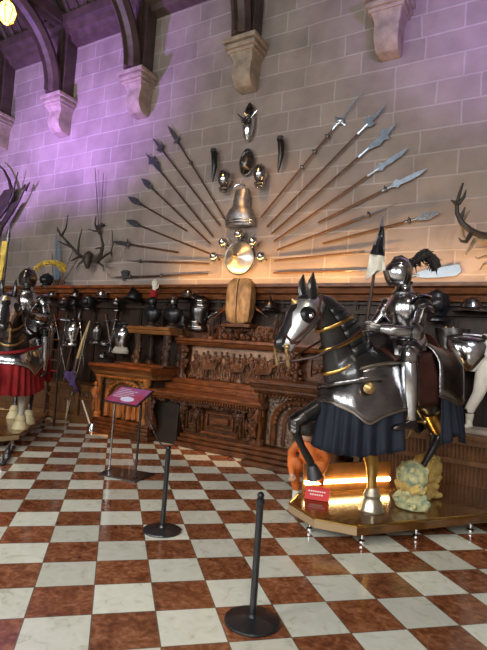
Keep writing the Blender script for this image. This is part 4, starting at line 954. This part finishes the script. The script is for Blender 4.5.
    for q in (-1, 1):
        mb = MB(); mb.lathe([(.055, 0), (.05, .02), (.015, .045)], (-.42, q*.335, 1.36), (.5, q*.85, 0), 14); mb.build('chest_rosette', brass, h)
    # diagonal breast strap
    mb = MB(); g = shell([lambda a: (.835, .385, 1.32+.10*(a+.3))], -1.3, 1.2, 30)[0]; mb.tube(g, [(.02, .008)]*len(g), 6, side=(0, 0, 1)); mb.build('breast_strap', style['bstrap'], h)
    # crupper
    def cz(a):
        b_ = PI-abs(a); d = abs(b_-.9); return 1.30-.07*math.exp(-(d/.3)**2)+.05*max(0, b_-1.0)
    rows2 = []
    for i in range(10):
        f = i/9; zt = 1.86
        rows2.append(lambda a, f=f: ((.30+.66*math.sin(min(1, f*1.6)*PI/2)+.04*f), (.10+.25*math.sin(min(1, f*1.6)*PI/2)+.03*f), (zt*(1-f**1.5)+cz(a)*f**1.5)))
    mb = MB(); mb.sheet(shell(rows2, PI-1.25, PI+1.25, 44, -1.02) if False else [[p for p in r] for r in shell([lambda a, r=r: (r(a if a <= PI else 2*PI-a)) for r in rows2], PI-1.43, PI+1.43, 44, -1.02)])
    mb.build('crupper', style['barding'], h, solid=.014)
    mb = MB(); g = shell([lambda a: rows2[-1](a if a <= PI else 2*PI-a)], PI-1.43, PI+1.43, 44, -1.02)[0]; mb.tube(g, [.014]*len(g), 6)
    mb.build('crupper_edge', style['edge'], h)
    # pleated skirts
    def skirt(name, a0, a1, top, bot, n, cx_, L, Wd):
        mb = MB(); rws = []
        for i in range(9):
            f = i/8
            def r(a, f=f):
                pl = .022*math.sin(a*n)*(.3+f)
                return L+.03*f+pl, Wd+.045*f+pl, top(a)*(1-f)+bot(a)*f
            rws.append(r)
        mb.sheet(shell(rws, a0, a1, 200, cx_)); mb.build(name, style['cloth'], h, solid=.012)
    skirt('front_skirt', -1.42, 1.42, lambda a: pz(a)+.03, lambda a: .74+.10*max(0, abs(a)-.8)+.012*math.sin(a*28), 28, -1.0, .79, .365)
    skirt('rear_skirt', PI-1.36, PI+1.36, lambda a: cz(a if a <= PI else 2*PI-a)+.03, lambda a: .90+.05*math.cos(a*9), 34, -1.02, .955, .37)
    # saddle
    mb = MB(); mb.tube([(-.78, 0, 1.62), (-.9, 0, 1.70), (-1.1, 0, 1.70), (-1.3, 0, 1.71), (-1.4, 0, 1.68)], [(.24, .12), (.27, .10), (.28, .08), (.28, .10), (.22, .10)], 16, side=S); mb.build('saddle', leather, h)
    mb = MB(); mb.rings([[V((-.80+dx, (.26-.02*k_)*math.cos(a), 1.68+(.22-.0*k_)*math.sin(a))) for a in [q*PI/12 for q in range(13)]]+[V((-.80+dx, -.2, 1.68)), V((-.8+dx, .2, 1.68))] for k_, dx in ((0, 0), (1, .03))]); mb.build('saddle_bow', style['barding'], h)
    mb = MB(); mb.rings([[V((-1.40+dx, .27*math.cos(a), 1.68+.26*math.sin(a))) for a in [q*PI/12 for q in range(13)]] for dx in (0, -.03)]); mb.build('cantle', leather, h)
    for q in (-1, 1):
        g = [[(-.86-.03*i-.34*j/6+.0*i, q*(.30+.045*math.sin(i*.5)), 1.72-.085*i) for j in range(7)] for i in range(7)]
        mb = MB(); mb.sheet(g); mb.build('saddle_flap', leather, h, solid=.015)
        mb = MB(); mb.tube([(-.92, q*.35, 1.5), (-.82, q*.38, 1.0)], [(.018, .005)]*2, 6); mb.tube([(-.82+.07*math.cos(a*PI/6), q*.38, .99+.07*math.sin(a*PI/6)) for a in range(13)], .01, 6); mb.build('stirrup', brass, h)
    if style.get('feather'):
        for (x, y, z) in ((-1.16, .17, .2), (-1.88, -.17, .2)):
            mb = MB(); mb.lathe([(.15, .0), (.17, .02), (.12, .09), (.13, .2), (.17, .28), (.17, .36), (.10, .43), (.03, .46)], (x, y, z+.003), seg=20)
            for k_ in range(60):
                a = rnd.uniform(0, 2*PI); zz = rnd.uniform(.02, .42); r_ = .135+.035*math.sin(zz*15+1)+rnd.uniform(-.02, .03); mb.ball((x+r_*math.cos(a), y+r_*math.sin(a), z+zz), rnd.uniform(.016, .042), 6)
            mb.build('fetlock_feathering', shaggy if y > 0 else shaggy_y, h, remesh=.011)
            mb = MB(); mb.tube([(x+(.125+.02*math.sin(a*2.3))*math.cos(a*PI/12), y+(.125+.02*math.sin(a*2.3))*math.sin(a*PI/12), z+.21+.02*math.sin(a*1.7)) for a in range(25)], [.045+.012*math.sin(a*1.9) for a in range(25)], 8); mb.build('feathering_band', shaggy_y, h)
    for c_ in h.children:
        n_ = c_.name.split('.')[0]
        if n_ in ('chanfron', 'eye_flange', 'eye', 'brow_rosette', 'bridle', 'bit', 'ear'):
            for v in c_.data.vertices: v.co = hp(v.co, 1.145)
        squeeze(c_)
    return h

def ball_chain(mb, pts, r): mb.tube(pts, r, 12)
def make_rider(loc, ang, label, style):
    """armoured rider in the same frame as the horse"""
    r = thing('armoured_rider', label, 'armour', (loc[0], loc[1], 0)); r.rotation_euler.z = ang
    S = (0, 1, 0); st = style['plate']
    mb = MB()    # padded body under the plates, one surface
    mb.tube([(-1.16, 0, 1.80), (-1.14, 0, 1.92), (-1.10, 0, 2.05), (-1.07, 0, 2.2), (-1.06, 0, 2.3), (-1.04, 0, 2.42), (-1.0, 0, 2.5)], [(.17, .13), (.14, .11), (.17, .13), (.17, .12), (.07, .07), (.06, .06), (.08, .09)], 14, side=S)
    for q in (-1, 1):
        mb.tube([(-1.14, q*.10, 1.82), (-1.0, q*.26, 1.80), (-.84, q*.35, 1.70), (-.84, q*.37, 1.55), (-.87, q*.37, 1.3), (-.90, q*.37, 1.08), (-.85, q*.37, 1.04), (-.73, q*.38, 1.02)], [.12, .105, .08, .07, .065, .045, .045, .03], 12)
        mb.tube([(-1.08, q*.16, 2.24), (-1.08, q*.26, 2.18), (-.96, q*.33, 1.98), (-.90, q*.34, 1.90), (-.72, q*.28, 1.90), (-.55, q*.18, 1.92)], [.08, .07, .055, .05, .045, .035], 12)
    mb.build('body', black_iron, r, remesh=.02)
    # cuirass
    mb = MB(); prof = [(1.90, .155, .13, -1.13), (1.98, .16, .15, -1.11), (2.08, .19, .18, -1.09), (2.18, .205, .175, -1.08), (2.26, .17, .14, -1.07), (2.32, .10, .09, -1.06)]
    mb.rings([[V((cx_+d*math.cos(a)*(1.1 if math.cos(a) > 0 else .85), w_*math.sin(a), z)) for a in [k_*PI/14 for k_ in range(28)]] for z, w_, d, cx_ in prof]); mb.build('cuirass', st, r)
    for i in range(4):
        mb = MB(); z = 1.90-.045*i; w_ = .165+.02*i
        mb.rings([[V((-1.13+(w_-.02)*math.cos(a), w_*1.08*math.sin(a), zz)) for a in [k_*PI/14 for k_ in range(28)]] for zz, w_ in ((z+.02, w_), (z-.035, w_+.018))], cap=False); mb.build('fauld_lame', st if i % 2 else dark_steel, r, solid=.008)
    mb = MB(); mb.lathe([(.115, 2.28), (.12, 2.32), (.085, 2.36), (.08, 2.42), (.09, 2.44)], (-1.055, 0, 0), seg=18); mb.build('gorget', st, r)
    for q in (-1, 1):
        c = V((-1.08, q*.235, 2.20))
        for i in range(4):
            mb = MB(); d = V((.15, q*.55, -.8)).normalized()
            mb.lathe([(.115-.012*i, 0), (.11-.012*i, .03), (.085-.008*i, .055)] if i == 0 else [(.10-.008*i, -.03), (.105-.008*i, .035)], c+d*(.045*i-.01), -d if i == 0 else d, 16); mb.build('pauldron_lame', st if i % 2 == 0 else dark_steel, r)
        mb = MB(); mb.tube([(-1.04, q*.29, 2.12), (-.95, q*.335, 1.97)], [.066, .058], 14); mb.build('upper_arm_plate', st, r)
        mb = MB(); mb.ball((-.905, q*.345, 1.905), (.065, .06, .065), 14); mb.lathe([(.075, 0), (.05, .015), (.01, .03)], (-.90, q*.40, 1.90), (0, q, 0), 14); mb.build('elbow_cop', st, r)
        mb = MB(); mb.tube([(-.86, q*.33, 1.90), (-.76, q*.295, 1.90), (-.66, q*.245, 1.91)], [.058, .062, .045], 14); mb.build('forearm_plate', st, r)
        mb = MB(); mb.tube([(-.69, q*.26, 1.905), (-.60, q*.21, 1.915)], [.065, .045], 14); mb.build('gauntlet_cuff', st, r)
        # gauntlet hand: palm, four fingers curled on the reins, thumb
        mb = MB(); mb.tube([(-.61, q*.215, 1.915), (-.56, q*.185, 1.92), (-.52, q*.16, 1.925)], [(.04, .028), (.045, .03), (.042, .028)], 10, side=(0, 0, 1))
        for k_ in range(4):
            z = 1.955-.022*k_; L = (.9, 1, .95, .8)[k_]
            mb.tube([(-.525, q*.16, z), (-.485, q*.145, z), (-.465, q*.115*1, z-.005), (-.485, q*.09, z-.008)][:4] if L else [], [.0125, .012, .011, .009], 8)
        mb.tube([(-.57, q*.19, 1.95), (-.54, q*.15, 1.975), (-.50, q*.12, 1.972)], [.014, .013, .010], 8)
        mb.build('gauntlet', dark_steel, r)
        # legs
        mb = MB(); mb.tube([(-1.06, q*.21, 1.83), (-.96, q*.29, 1.78), (-.87, q*.345, 1.725)], [.105, .105, .085], 14); mb.build('thigh_plate', st, r)
        for i in range(3):
            mb = MB(); mb.tube([(-.90+.02*i, q*(.33+.008*i), 1.755-.035*i), (-.865+.012*i, q*(.35+.006*i), 1.72-.045*i)], [.094, .09], 14); mb.build('knee_lame', st if i == 1 else dark_steel, r)
        mb = MB(); mb.lathe([(.085, 0), (.06, .02), (.02, .04)], (-.83, q*.42, 1.68), (0, q, 0), 14); mb.build('knee_wing', st, r)
        mb = MB(); mb.tube([(-.84, q*.365, 1.62), (-.85, q*.375, 1.50), (-.865, q*.375, 1.32), (-.885, q*.375, 1.14), (-.89, q*.375, 1.09)], [.072, .08, .074, .052, .056], 14); mb.build('greave', style['greave'], r)
        mb = MB(); mb.tube([(-.94, q*.375, 1.05), (-.88, q*.375, 1.05), (-.79, q*.38, 1.03), (-.70, q*.385, 1.015), (-.665, q*.385, 1.01)], [(.04, .04), (.05, .055), (.052, .04), (.045, .03), (.02, .015)], 12, side=S); mb.build('sabaton', dark_steel, r)
        mb = MB(); mb.tube([(-.94, q*.375, 1.07), (-1.05, q*.375, 1.07)], [.01, .008], 6); mb.ball((-1.06, q*.375, 1.07), .022, 8); mb.build('spur', brass, r)
        mb = MB(); mb.rings([[V((-1.02+.11*k_/6-.0, q*(.20+.0)+q*.07*math.sin(k_/6*PI/1.6), z)) for k_ in range(7)] for z in (1.9, 1.82, 1.74)], cap=False, closed=False); mb.build('tasset', st, r, solid=.012)
    # helmet
    hx, hz = -.995, 2.54
    mb = MB(); mb.lathe([(.085, -.14), (.095, -.10), (.118, 0), (.11, .07), (.07, .125), (.01, .145)], (hx, 0, hz), seg=20, sx=1.15); mb.build('helmet_skull', style['helm'], r)
    mb = MB(); mb.rings([[V((hx+(.135 if k_ else .13)*ex*math.cos(a)*(1+.28*max(0, math.cos(a))**6*math.exp(-((z+.03)/.06)**2)), .122*ex*math.sin(a), hz+z)) for a in [-1.35+i*.18 for i in range(16)]] for k_, (z, ex) in enumerate(((-.14, .85), (-.09, 1.06), (-.02, 1.16), (.04, 1.05), (.06, .98)))], cap=False, closed=False); mb.build('visor', style['helm'], r, solid=.012)
    mb = MB(); mb.tube([(hx+.147*math.cos(a), .135*math.sin(a), hz+.012) for a in [-.9+i*.2 for i in range(10)]], .006, 5); mb.build('eye_slit', black_iron, r)
    mb = MB(); mb.tube([(hx+.13, 0, hz+.03), (hx+.08, 0, hz+.125), (hx, 0, hz+.155), (hx-.08, 0, hz+.13), (hx-.13, 0, hz+.04)], [(.006, .02)]*5, 6, side=S); mb.build('comb', style['helm'], r)
    for q in (-1, 1):
        mb = MB(); mb.lathe([(.028, 0), (.022, .015), (.005, .02)], (hx+.01, q*.118, hz), (0, q, 0), 12); mb.build('visor_pivot', brass if style['plume'] is black_feather else steel, r)
    # plume of single feathers sweeping back
    mb = MB(); P = style['plume_path']
    n = len(P)
    for k_ in range(16):
        j = [rnd.uniform(-1, 1) for _ in range(3)]
        pts = [V(p)+V((j[0]*.03*i/n*1.6, j[1]*.04*i/n*1.6, j[2]*.04*i/n*1.6)) for i, p in enumerate(P)]
        mb.tube(pts, [(.008+.02*math.sin(min(1, (i+.5)/n)*PI*.85)) * style['pl_w'] for i in range(n)], 6)
    for k_ in range(240):
        f = rnd.uniform(.4, n-1.02); i = int(f); c = V(P[i]).lerp(V(P[i+1]), f-i); dd = (V(P[i+1])-V(P[i])).normalized()
        out = V((rnd.uniform(-1, 1), rnd.uniform(-1, 1), rnd.uniform(-1, 1))).normalized(); out = (out+dd*.7).normalized()
        L = rnd.uniform(.05, .10)*style['pl_w']**.5; mb.tube([c, c+out*L*.6+V((0, 0, -.004)), c+out*L+V((0, 0, -.02))], [.010, .007, .002], 4)
    mb.build('plume', style['plume'], r)
    return r

HA = math.atan2(-.82, -.57)
M1 = (-1.83, 4.33)
platform(M1, HA, 'brown clipped-corner platform with chrome feet under the black horse', deck_m, 2.75, True)
chf = mat('chanfron_steel', (.82, .84, .86), .34, .95, .3, 9, .1, 20)
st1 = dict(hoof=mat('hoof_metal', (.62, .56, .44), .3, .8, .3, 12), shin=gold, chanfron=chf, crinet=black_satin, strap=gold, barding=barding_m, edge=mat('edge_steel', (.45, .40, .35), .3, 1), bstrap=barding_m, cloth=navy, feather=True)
make_horse(M1, HA, 'black horse in steel armour and navy skirts, one foreleg raised', st1)
rd1 = dict(plate=steel, helm=steel, greave=bright_steel, plume=black_feather, pl_w=1.15, plume_path=[(-1.10, 0, 2.60), (-1.17, 0, 2.66), (-1.25, 0, 2.73), (-1.34, 0, 2.77), (-1.42, 0, 2.73), (-1.45, 0, 2.66)])
make_rider(M1, HA, 'steel armoured rider with black plume on the black horse', rd1)
# lance with black and white pennon, carried on the far side of the neck
A, B = W(363, 345, 4.75), W(383, 216, 4.95); d = B-A
t = thing('lance', 'lance with a black and white pennon by the plumed rider', 'lance', A, None, V((0, 0, 1)).rotation_difference(d.normalized()))
mb = MB(); mb.tube([(0, 0, -.5), (0, 0, .4), (0, 0, d.length-.2)], [.018, .018, .011], 8); mb.build('shaft', wood_dark, t)
mb = MB(); mb.prism([(.014, 0, d.length-.22), (.018, 0, d.length-.1), (0, 0, d.length), (-.018, 0, d.length-.1), (-.014, 0, d.length-.22)], (0, 1, 0), .012, True); mb.build('point', iron_head, t, smooth=False)
R_ = t.rotation_quaternion.inverted()
def lp(px, py, dy=0): return R_ @ (W(px, py, 4.82+dy)-A)
for nm, rows_, mt in (('pennon_upper', [((381, 226), (384, 227)), ((377.5, 236), (384.5, 237)), ((373.5, 245), (384.5, 247)), ((370, 254), (384.5, 256))], black_satin),
                      ('pennon_lower', [((370, 254), (384.5, 256)), ((368.5, 262), (385, 262)), ((367, 271), (385.5, 270)), ((365.5, 280), (377, 273))], cream)):
    g = [[lp(a[0]+(b_[0]-a[0])*q/6, a[1]+(b_[1]-a[1])*q/6, .03*math.sin(q*1.3+i*.5)) for q in range(7)] for i, (a, b_) in enumerate(rows_)]
    mb = MB(); mb.sheet(g); mb.build(nm, mt, t, solid=.006)
# left rider
HB = math.atan2(-.74, .67)
M2 = (-6.57, 4.12)
platform(M2, HB, 'pale lit wooden platform under the left rider, cut by the left edge', wood_honey, 2.7, False)
HO = (M2[0]+.74*.24, M2[1]+.67*.24)
st2 = dict(hoof=mat('cream_hoof', (.60, .52, .30), .5), shin=mat('pale_leg_guard', (.52, .50, .42), .5, .3, .3, 9), chanfron=chf, crinet=dark_steel, strap=brass, barding=steel, edge=steel, bstrap=red_cloth, cloth=red_cloth, feather=False)
make_horse(HO, HB, 'armoured horse with a bright red skirt at the left edge', st2)
rd2 = dict(plate=steel, helm=dark_steel, greave=steel, plume=yellow, pl_w=.55, plume_path=[(-1.08, .03, 2.64), (-1.13, .10, 2.76), (-1.18, .20, 2.83), (-1.24, .32, 2.86), (-1.3, .42, 2.83), (-1.33, .47, 2.77)])
make_rider(HO, HB, 'steel armoured rider with yellow plume above the red skirted horse', rd2)
mb = MB()
A, B = W(2, 300, 4.9), W(10, 224, 4.9); d = B-A
t = thing('lance', 'dark-tipped lance with a rolled yellow pennon at the left edge', 'lance', A, None, V((0, 0, 1)).rotation_difference(d.normalized()))
mb = MB(); mb.tube([(0, 0, -.9), (0, 0, d.length-.12)], [.018, .014], 8); mb.build('shaft', wood_dark, t)
mb = MB(); mb.tube([(0, 0, d.length-.3), (0, 0, d.length-.2), (0, 0, d.length)], [.02, .028, .003], 8); mb.build('point', iron_head, t)
mb = MB(); g = []
for i in range(10):
    z = d.length-.28-.072*i; g.append([(-.01-.13*q/6-.01*i*.4, .03*math.sin(q*2+i*.6), z) for q in range(7)])
mb.sheet(g); mb.build('pennon', yellow_cloth, t, solid=.01)

# ------------------------------------------------------------------ small crouching figure in orange behind the raised foreleg
c = W(309, 484, 5.12); c.z = 0
t = thing('crouching_figure', 'small crouching figure in orange with pale shoes behind the raised foreleg', 'figure', c); t.rotation_euler.z = .15
mb = MB()
mb.tube([(.02, .02, .40), (-.0, 0, .55), (-.03, -.02, .70)], [(.12, .10), (.13, .11), (.09, .08)], 12, side=(1, 0, 0))
for q in (-1, 1): mb.tube([(.02+q*.08, .02, .40), (q*.13, -.16, .47), (q*.14, -.14, .38), (q*.13, -.04, .20), (q*.13, -.03, .16)], [.085, .07, .06, .05, .048], 10)
mb.tube([(-.12, -.02, .68), (-.2, -.06, .56), (-.17, -.16, .44), (-.13, -.22, .36)], [.055, .048, .042, .036], 10)
mb.tube([(.09, -.02, .68), (.19, -.06, .56), (.18, -.16, .46), (.13, -.22, .38)], [.055, .048, .042, .036], 10)
mb.build('clothed_body', orange, t, remesh=.016)
for q in (-1, 1):
    mb = MB(); mb.tube([(q*.13, -.01, .0), (q*.13, -.02, .04), (q*.13, -.03, .17)], [.04, .045, .04], 10); mb.tube([(q*.13, .03, .04), (q*.13, -.08, .04), (q*.13, -.16, .03)], [(.045, .035), (.048, .036), (.035, .022)], 10, side=(1, 0, 0)); mb.build('shoe', cream, t, remesh=.012)
    mb = MB(); hc = V((q*.13-.0, -.235, .35 if q < 0 else .37)); mb.ball(hc, (.03, .025, .032), 10)
    for k_ in range(4): mb.tube([hc+V((-.021+.014*k_, -.01, -.02)), hc+V((-.023+.015*k_, -.022, -.042)), hc+V((-.023+.015*k_, -.014, -.056+.004*abs(k_-1.5)))], [.0075, .007, .005], 6)
    mb.tube([hc+V((-q*.025, 0, 0)), hc+V((-q*.04, -.012, -.016)), hc+V((-q*.04, -.02, -.03))], [.008, .0075, .006], 6); mb.build('hand', skin, t)
mb = MB(); mb.ball((-.02, -.10, .80), (.085, .095, .105), 16); mb.tube([(-.02, -.04, .68), (-.02, -.07, .75)], [.045, .045], 8); mb.ball((-.02, -.195, .79), (.013, .018, .02), 8)
for q in (-1, 1): mb.ball((-.02+q*.087, -.09, .79), (.012, .02, .026), 8)
mb.build('head', skin, t, remesh=.01)
mb = MB(); mb.ball((-.02, -.115, .835), (.108, .125, .085), 16); mb.build('hair', hair, t)
for q in (-1, 1):
    mb = MB(); mb.ball((-.02+q*.033, -.178, .815), .011, 8); mb.build('eye', black_iron, t)
# red notice on the platform nose
c = W(317, 492, 4.72)
rt = thing('notice_card', 'small red notice with two white text lines propped by the platform nose', 'sign', (c.x, c.y, .2)); rt.rotation_euler = (0, 0, .25)
mb = MB(); mb.box((0, .03, .058), (.24, .012, .13), M=Matrix.Rotation(-.5, 3, 'X')); mb.build('card', mat('red_card', (.62, .02, .02), .4), rt, smooth=False)
for k_, (w_, dz) in enumerate(((.18, .018), (.14, -.014))):
    mb = MB(); Rm = Matrix.Rotation(-.5, 3, 'X')
    n_ = int(w_/.022)
    for j in range(n_):
        mb.box(V((0, .03, .058))+Rm @ V((-w_/2+.022*j+.008, -.0075, dz)), (.014, .002, .013), M=Rm)
    mb.build('text_line', white, rt, smooth=False)
mb = MB(); mb.tube([(0, .05, .1), (0, .12, .004)], [.006, .006], 6); mb.build('card_prop', black_iron, rt)
# helmet resting on the deck beneath the raised hoof
# ------------------------------------------------------------------ barrier posts
def stanchion(x, y, h, label, lean=0):
    t = thing('barrier_post', label, 'post', (x, y, 0), None)
    mb = MB(); mb.lathe([(.165, 0), (.168, .008), (.165, .016), (.10, .026), (.03, .034), (.024, .05)], seg=40); mb.build('base', black_satin, t)
    mb = MB(); mb.lathe([(.0215, .03), (.0215, h-.08), (.026, h-.075), (.026, h-.05), (.02, h-.045), (.014, h-.035)], seg=18); mb.build('pole', black_satin, t)
    mb = MB(); mb.lathe([(.024, h-.048), (.024, h-.04)], seg=16); mb.ball((0, 0, h-.02), .022, 14); mb.build('finial', black_iron, t)
    return t
p1 = FL(252, 622); p2 = FL(162, 531)
stanchion(p1.x, p1.y, .765, 'nearest black barrier post, standing in the front of the floor')
s2 = stanchion(p2.x, p2.y, .735, 'black barrier post further back, right of the reading stand')
# ------------------------------------------------------------------ reading stand
c = FL(128, 475)
t = thing('reading_stand', 'black two-legged reading stand with a tilted red and purple board', 'stand', c)
mb = MB(); mb.prism([FL(98, 475)-c+V((0, 0, .002)), FL(112, 467.5)-c+V((0, 0, .002)), FL(155, 474.5)-c+V((0, 0, .002)), FL(135, 483)-c+V((0, 0, .002))], (0, 0, 1), .014); mb.build('base_plate', black_satin, t, smooth=False)
pa, pb = FL(109, 471), FL(135, 479)
for q, p_ in enumerate((pa, pb)):
    mb = MB(); mb.tube([p_-c+V((0, 0, .015)), p_-c+V((0, 0, .90))], [.014, .014], 10); mb.lathe([(.03, .016), (.022, .03)], p_-c, seg=12); mb.build('leg', steel if q == 0 else black_satin, t)
mid = (pa+pb)/2; ux = (pb-pa).normalized(); up = V((-ux.y, ux.x, 0)); up = up if up.y > 0 else -up
n_ = (up*.82+V((0, 0, .57))).normalized()
def brd(a, b_, k_): return mid-c+V((0, 0, .945))+ux*a+n_*b_+ux.cross(n_)*k_
mb = MB(); mb.prism([brd(-.30, -.15, 0), brd(.30, -.15, 0), brd(.30, .17, 0), brd(-.30, .17, 0)], ux.cross(n_), .018); mb.build('board', black_satin, t, smooth=False)
art = mat('notice_print', (.36, .045, .08), .3, 0, 0, 6, col2=(.30, .10, .28))
mb = MB(); mb.prism([brd(-.285, -.135, .0185), brd(.285, -.135, .0185), brd(.285, .155, .0185), brd(-.285, .155, .0185)], ux.cross(n_), .002); mb.build('print', art, t, smooth=False)
mb = MB()
mb.prism([brd(.05+.12*math.cos(a), -.06+.045*math.sin(a), .021) for a in [q*PI/8 for q in range(16)]], ux.cross(n_), .001)
for q in range(6): mb.prism([brd(-.24, .11-.03*q, .021), brd(-.24+(.2, .34, .3, .33, .27, .2)[q], .11-.03*q, .021), brd(-.24+(.2, .34, .3, .33, .27, .2)[q], .118-.03*q, .021), brd(-.24, .118-.03*q, .021)], ux.cross(n_), .001)
mb.build('printed_lines', mat('print_pale', (.62, .60, .78), .4), t, smooth=False)
# elastic cord from the stand to the post
a_, b_ = brd(.28, .0, -.03)+c, p2+V((0, 0, .69))
mb = MB(); mb.tube([a_.lerp(b_, q/8)+V((0, 0, -.10*math.sin(q/8*PI))) for q in range(9)], .006, 6); o = mb.build('cord', black_satin, off=a_); o.location = a_; tag(o, 'thin black cord strung from the reading stand to the barrier post', 'cord')
# low black floor brackets near the left platform
for px, py, l_ in ((9, 452, 'low black metal floor bracket by the left platform, further one'), (4, 461, 'low black metal floor bracket nearest the left edge')):
    c = FL(px, py); t = thing('floor_bracket', l_, 'bracket', c, 'low brackets on the floor'); t.rotation_euler.z = -.75
    mb = MB(); mb.box((0, 0, .02), (.5, .09, .035)); mb.build('bracket_foot', black_iron, t, bevel=.008)
    mb = MB(); mb.tube([(-.2, 0, .04), (-.2, 0, .12), (.2, 0, .12), (.2, 0, .04)], .012, 8); mb.build('bracket_bar', steel, t)
# yellow lantern high at the left
c = W(7, 12, 5.2)
t = thing('lantern', 'glowing yellow lantern hanging at the upper left corner', 'lamp', c)
mb = MB(); mb.lathe([(.05, -.22), (.13, -.14), (.16, 0), (.12, .12), (.05, .2)], seg=14); mb.build('lamp_shade', mat('lantern_glow', (1, .60, .12), .5, emit=6), t)
mb = MB(); mb.lathe([(.06, .2), (.09, .22), (.02, .3)], seg=12); mb.tube([(0, 0, .28), (0, 0, 11.1-c.z)], [.012, .012], 6); mb.build('chain', black_iron, t)
mb = MB()
for q in range(8):
    a = q*PI/4; mb.tube([(.05*math.cos(a), .05*math.sin(a), -.23), (.14*math.cos(a), .14*math.sin(a), -.14), (.17*math.cos(a), .17*math.sin(a), 0), (.06*math.cos(a), .06*math.sin(a), .2)], [.01]*4, 5)
mb.build('lamp_cage', brass, t)

# small hooks that carry the armour on the wall
for o in [q for q in bpy.data.objects if q.type == 'EMPTY' and q.name.split('.')[0] in ('gauntlet_cuff', 'morion', 'horse_chanfron', 'round_shield', 'burgonet', 'backplate', 'powder_horn')]:
    g_ = (7.5-o.location.y)/o.scale.y
    mb = MB(); mb.tube([(0, -.03, 0), (0, g_, 0)], [.012, .012], 8); mb.build('wall_hook', black_iron, o)
# small pieces belong to the part they sit on
NEST = {'chest_rosette': 'chest_armour', 'armour_edge': 'chest_armour', 'crupper_edge': 'crupper', 'knee_rivet_band': 'knee_guard', 'feathering_band': 'fetlock_feathering', 'eye': 'eye_flange',
        'visor_pivot': 'visor', 'eye_slit': 'visor', 'spur': 'sabaton', 'printed_lines': 'print', 'light_strip': 'back_board', 'text_line': 'card', 'cantle': 'saddle', 'saddle_bow': 'saddle',
        'bit': 'bridle', 'reins': 'bridle', 'brow_rosette': 'chanfron', 'shield_boss': 'shield_face', 'relief_ground': 'back_board', 'back_panel': 'back_board', 'lug_guard': 'shaft'}
def mid_of(o):
    s_ = V((0, 0, 0))
    for v in o.data.vertices: s_ += v.co
    return s_/max(1, len(o.data.vertices))
for rt_ in [q for q in bpy.data.objects if q.type == 'EMPTY' and q.parent is None]:
    ch = list(rt_.children)
    for c_ in ch:
        tgt = NEST.get(c_.name.split('.')[0])
        if not tgt or c_.name.startswith('eye') and rt_.get('category') == 'figure' or c_.name.startswith('lug_guard'): continue
        cand = [q for q in ch if q.name.split('.')[0] == tgt]
        if cand: c_.parent = min(cand, key=lambda q: (mid_of(q)-mid_of(c_)).length)
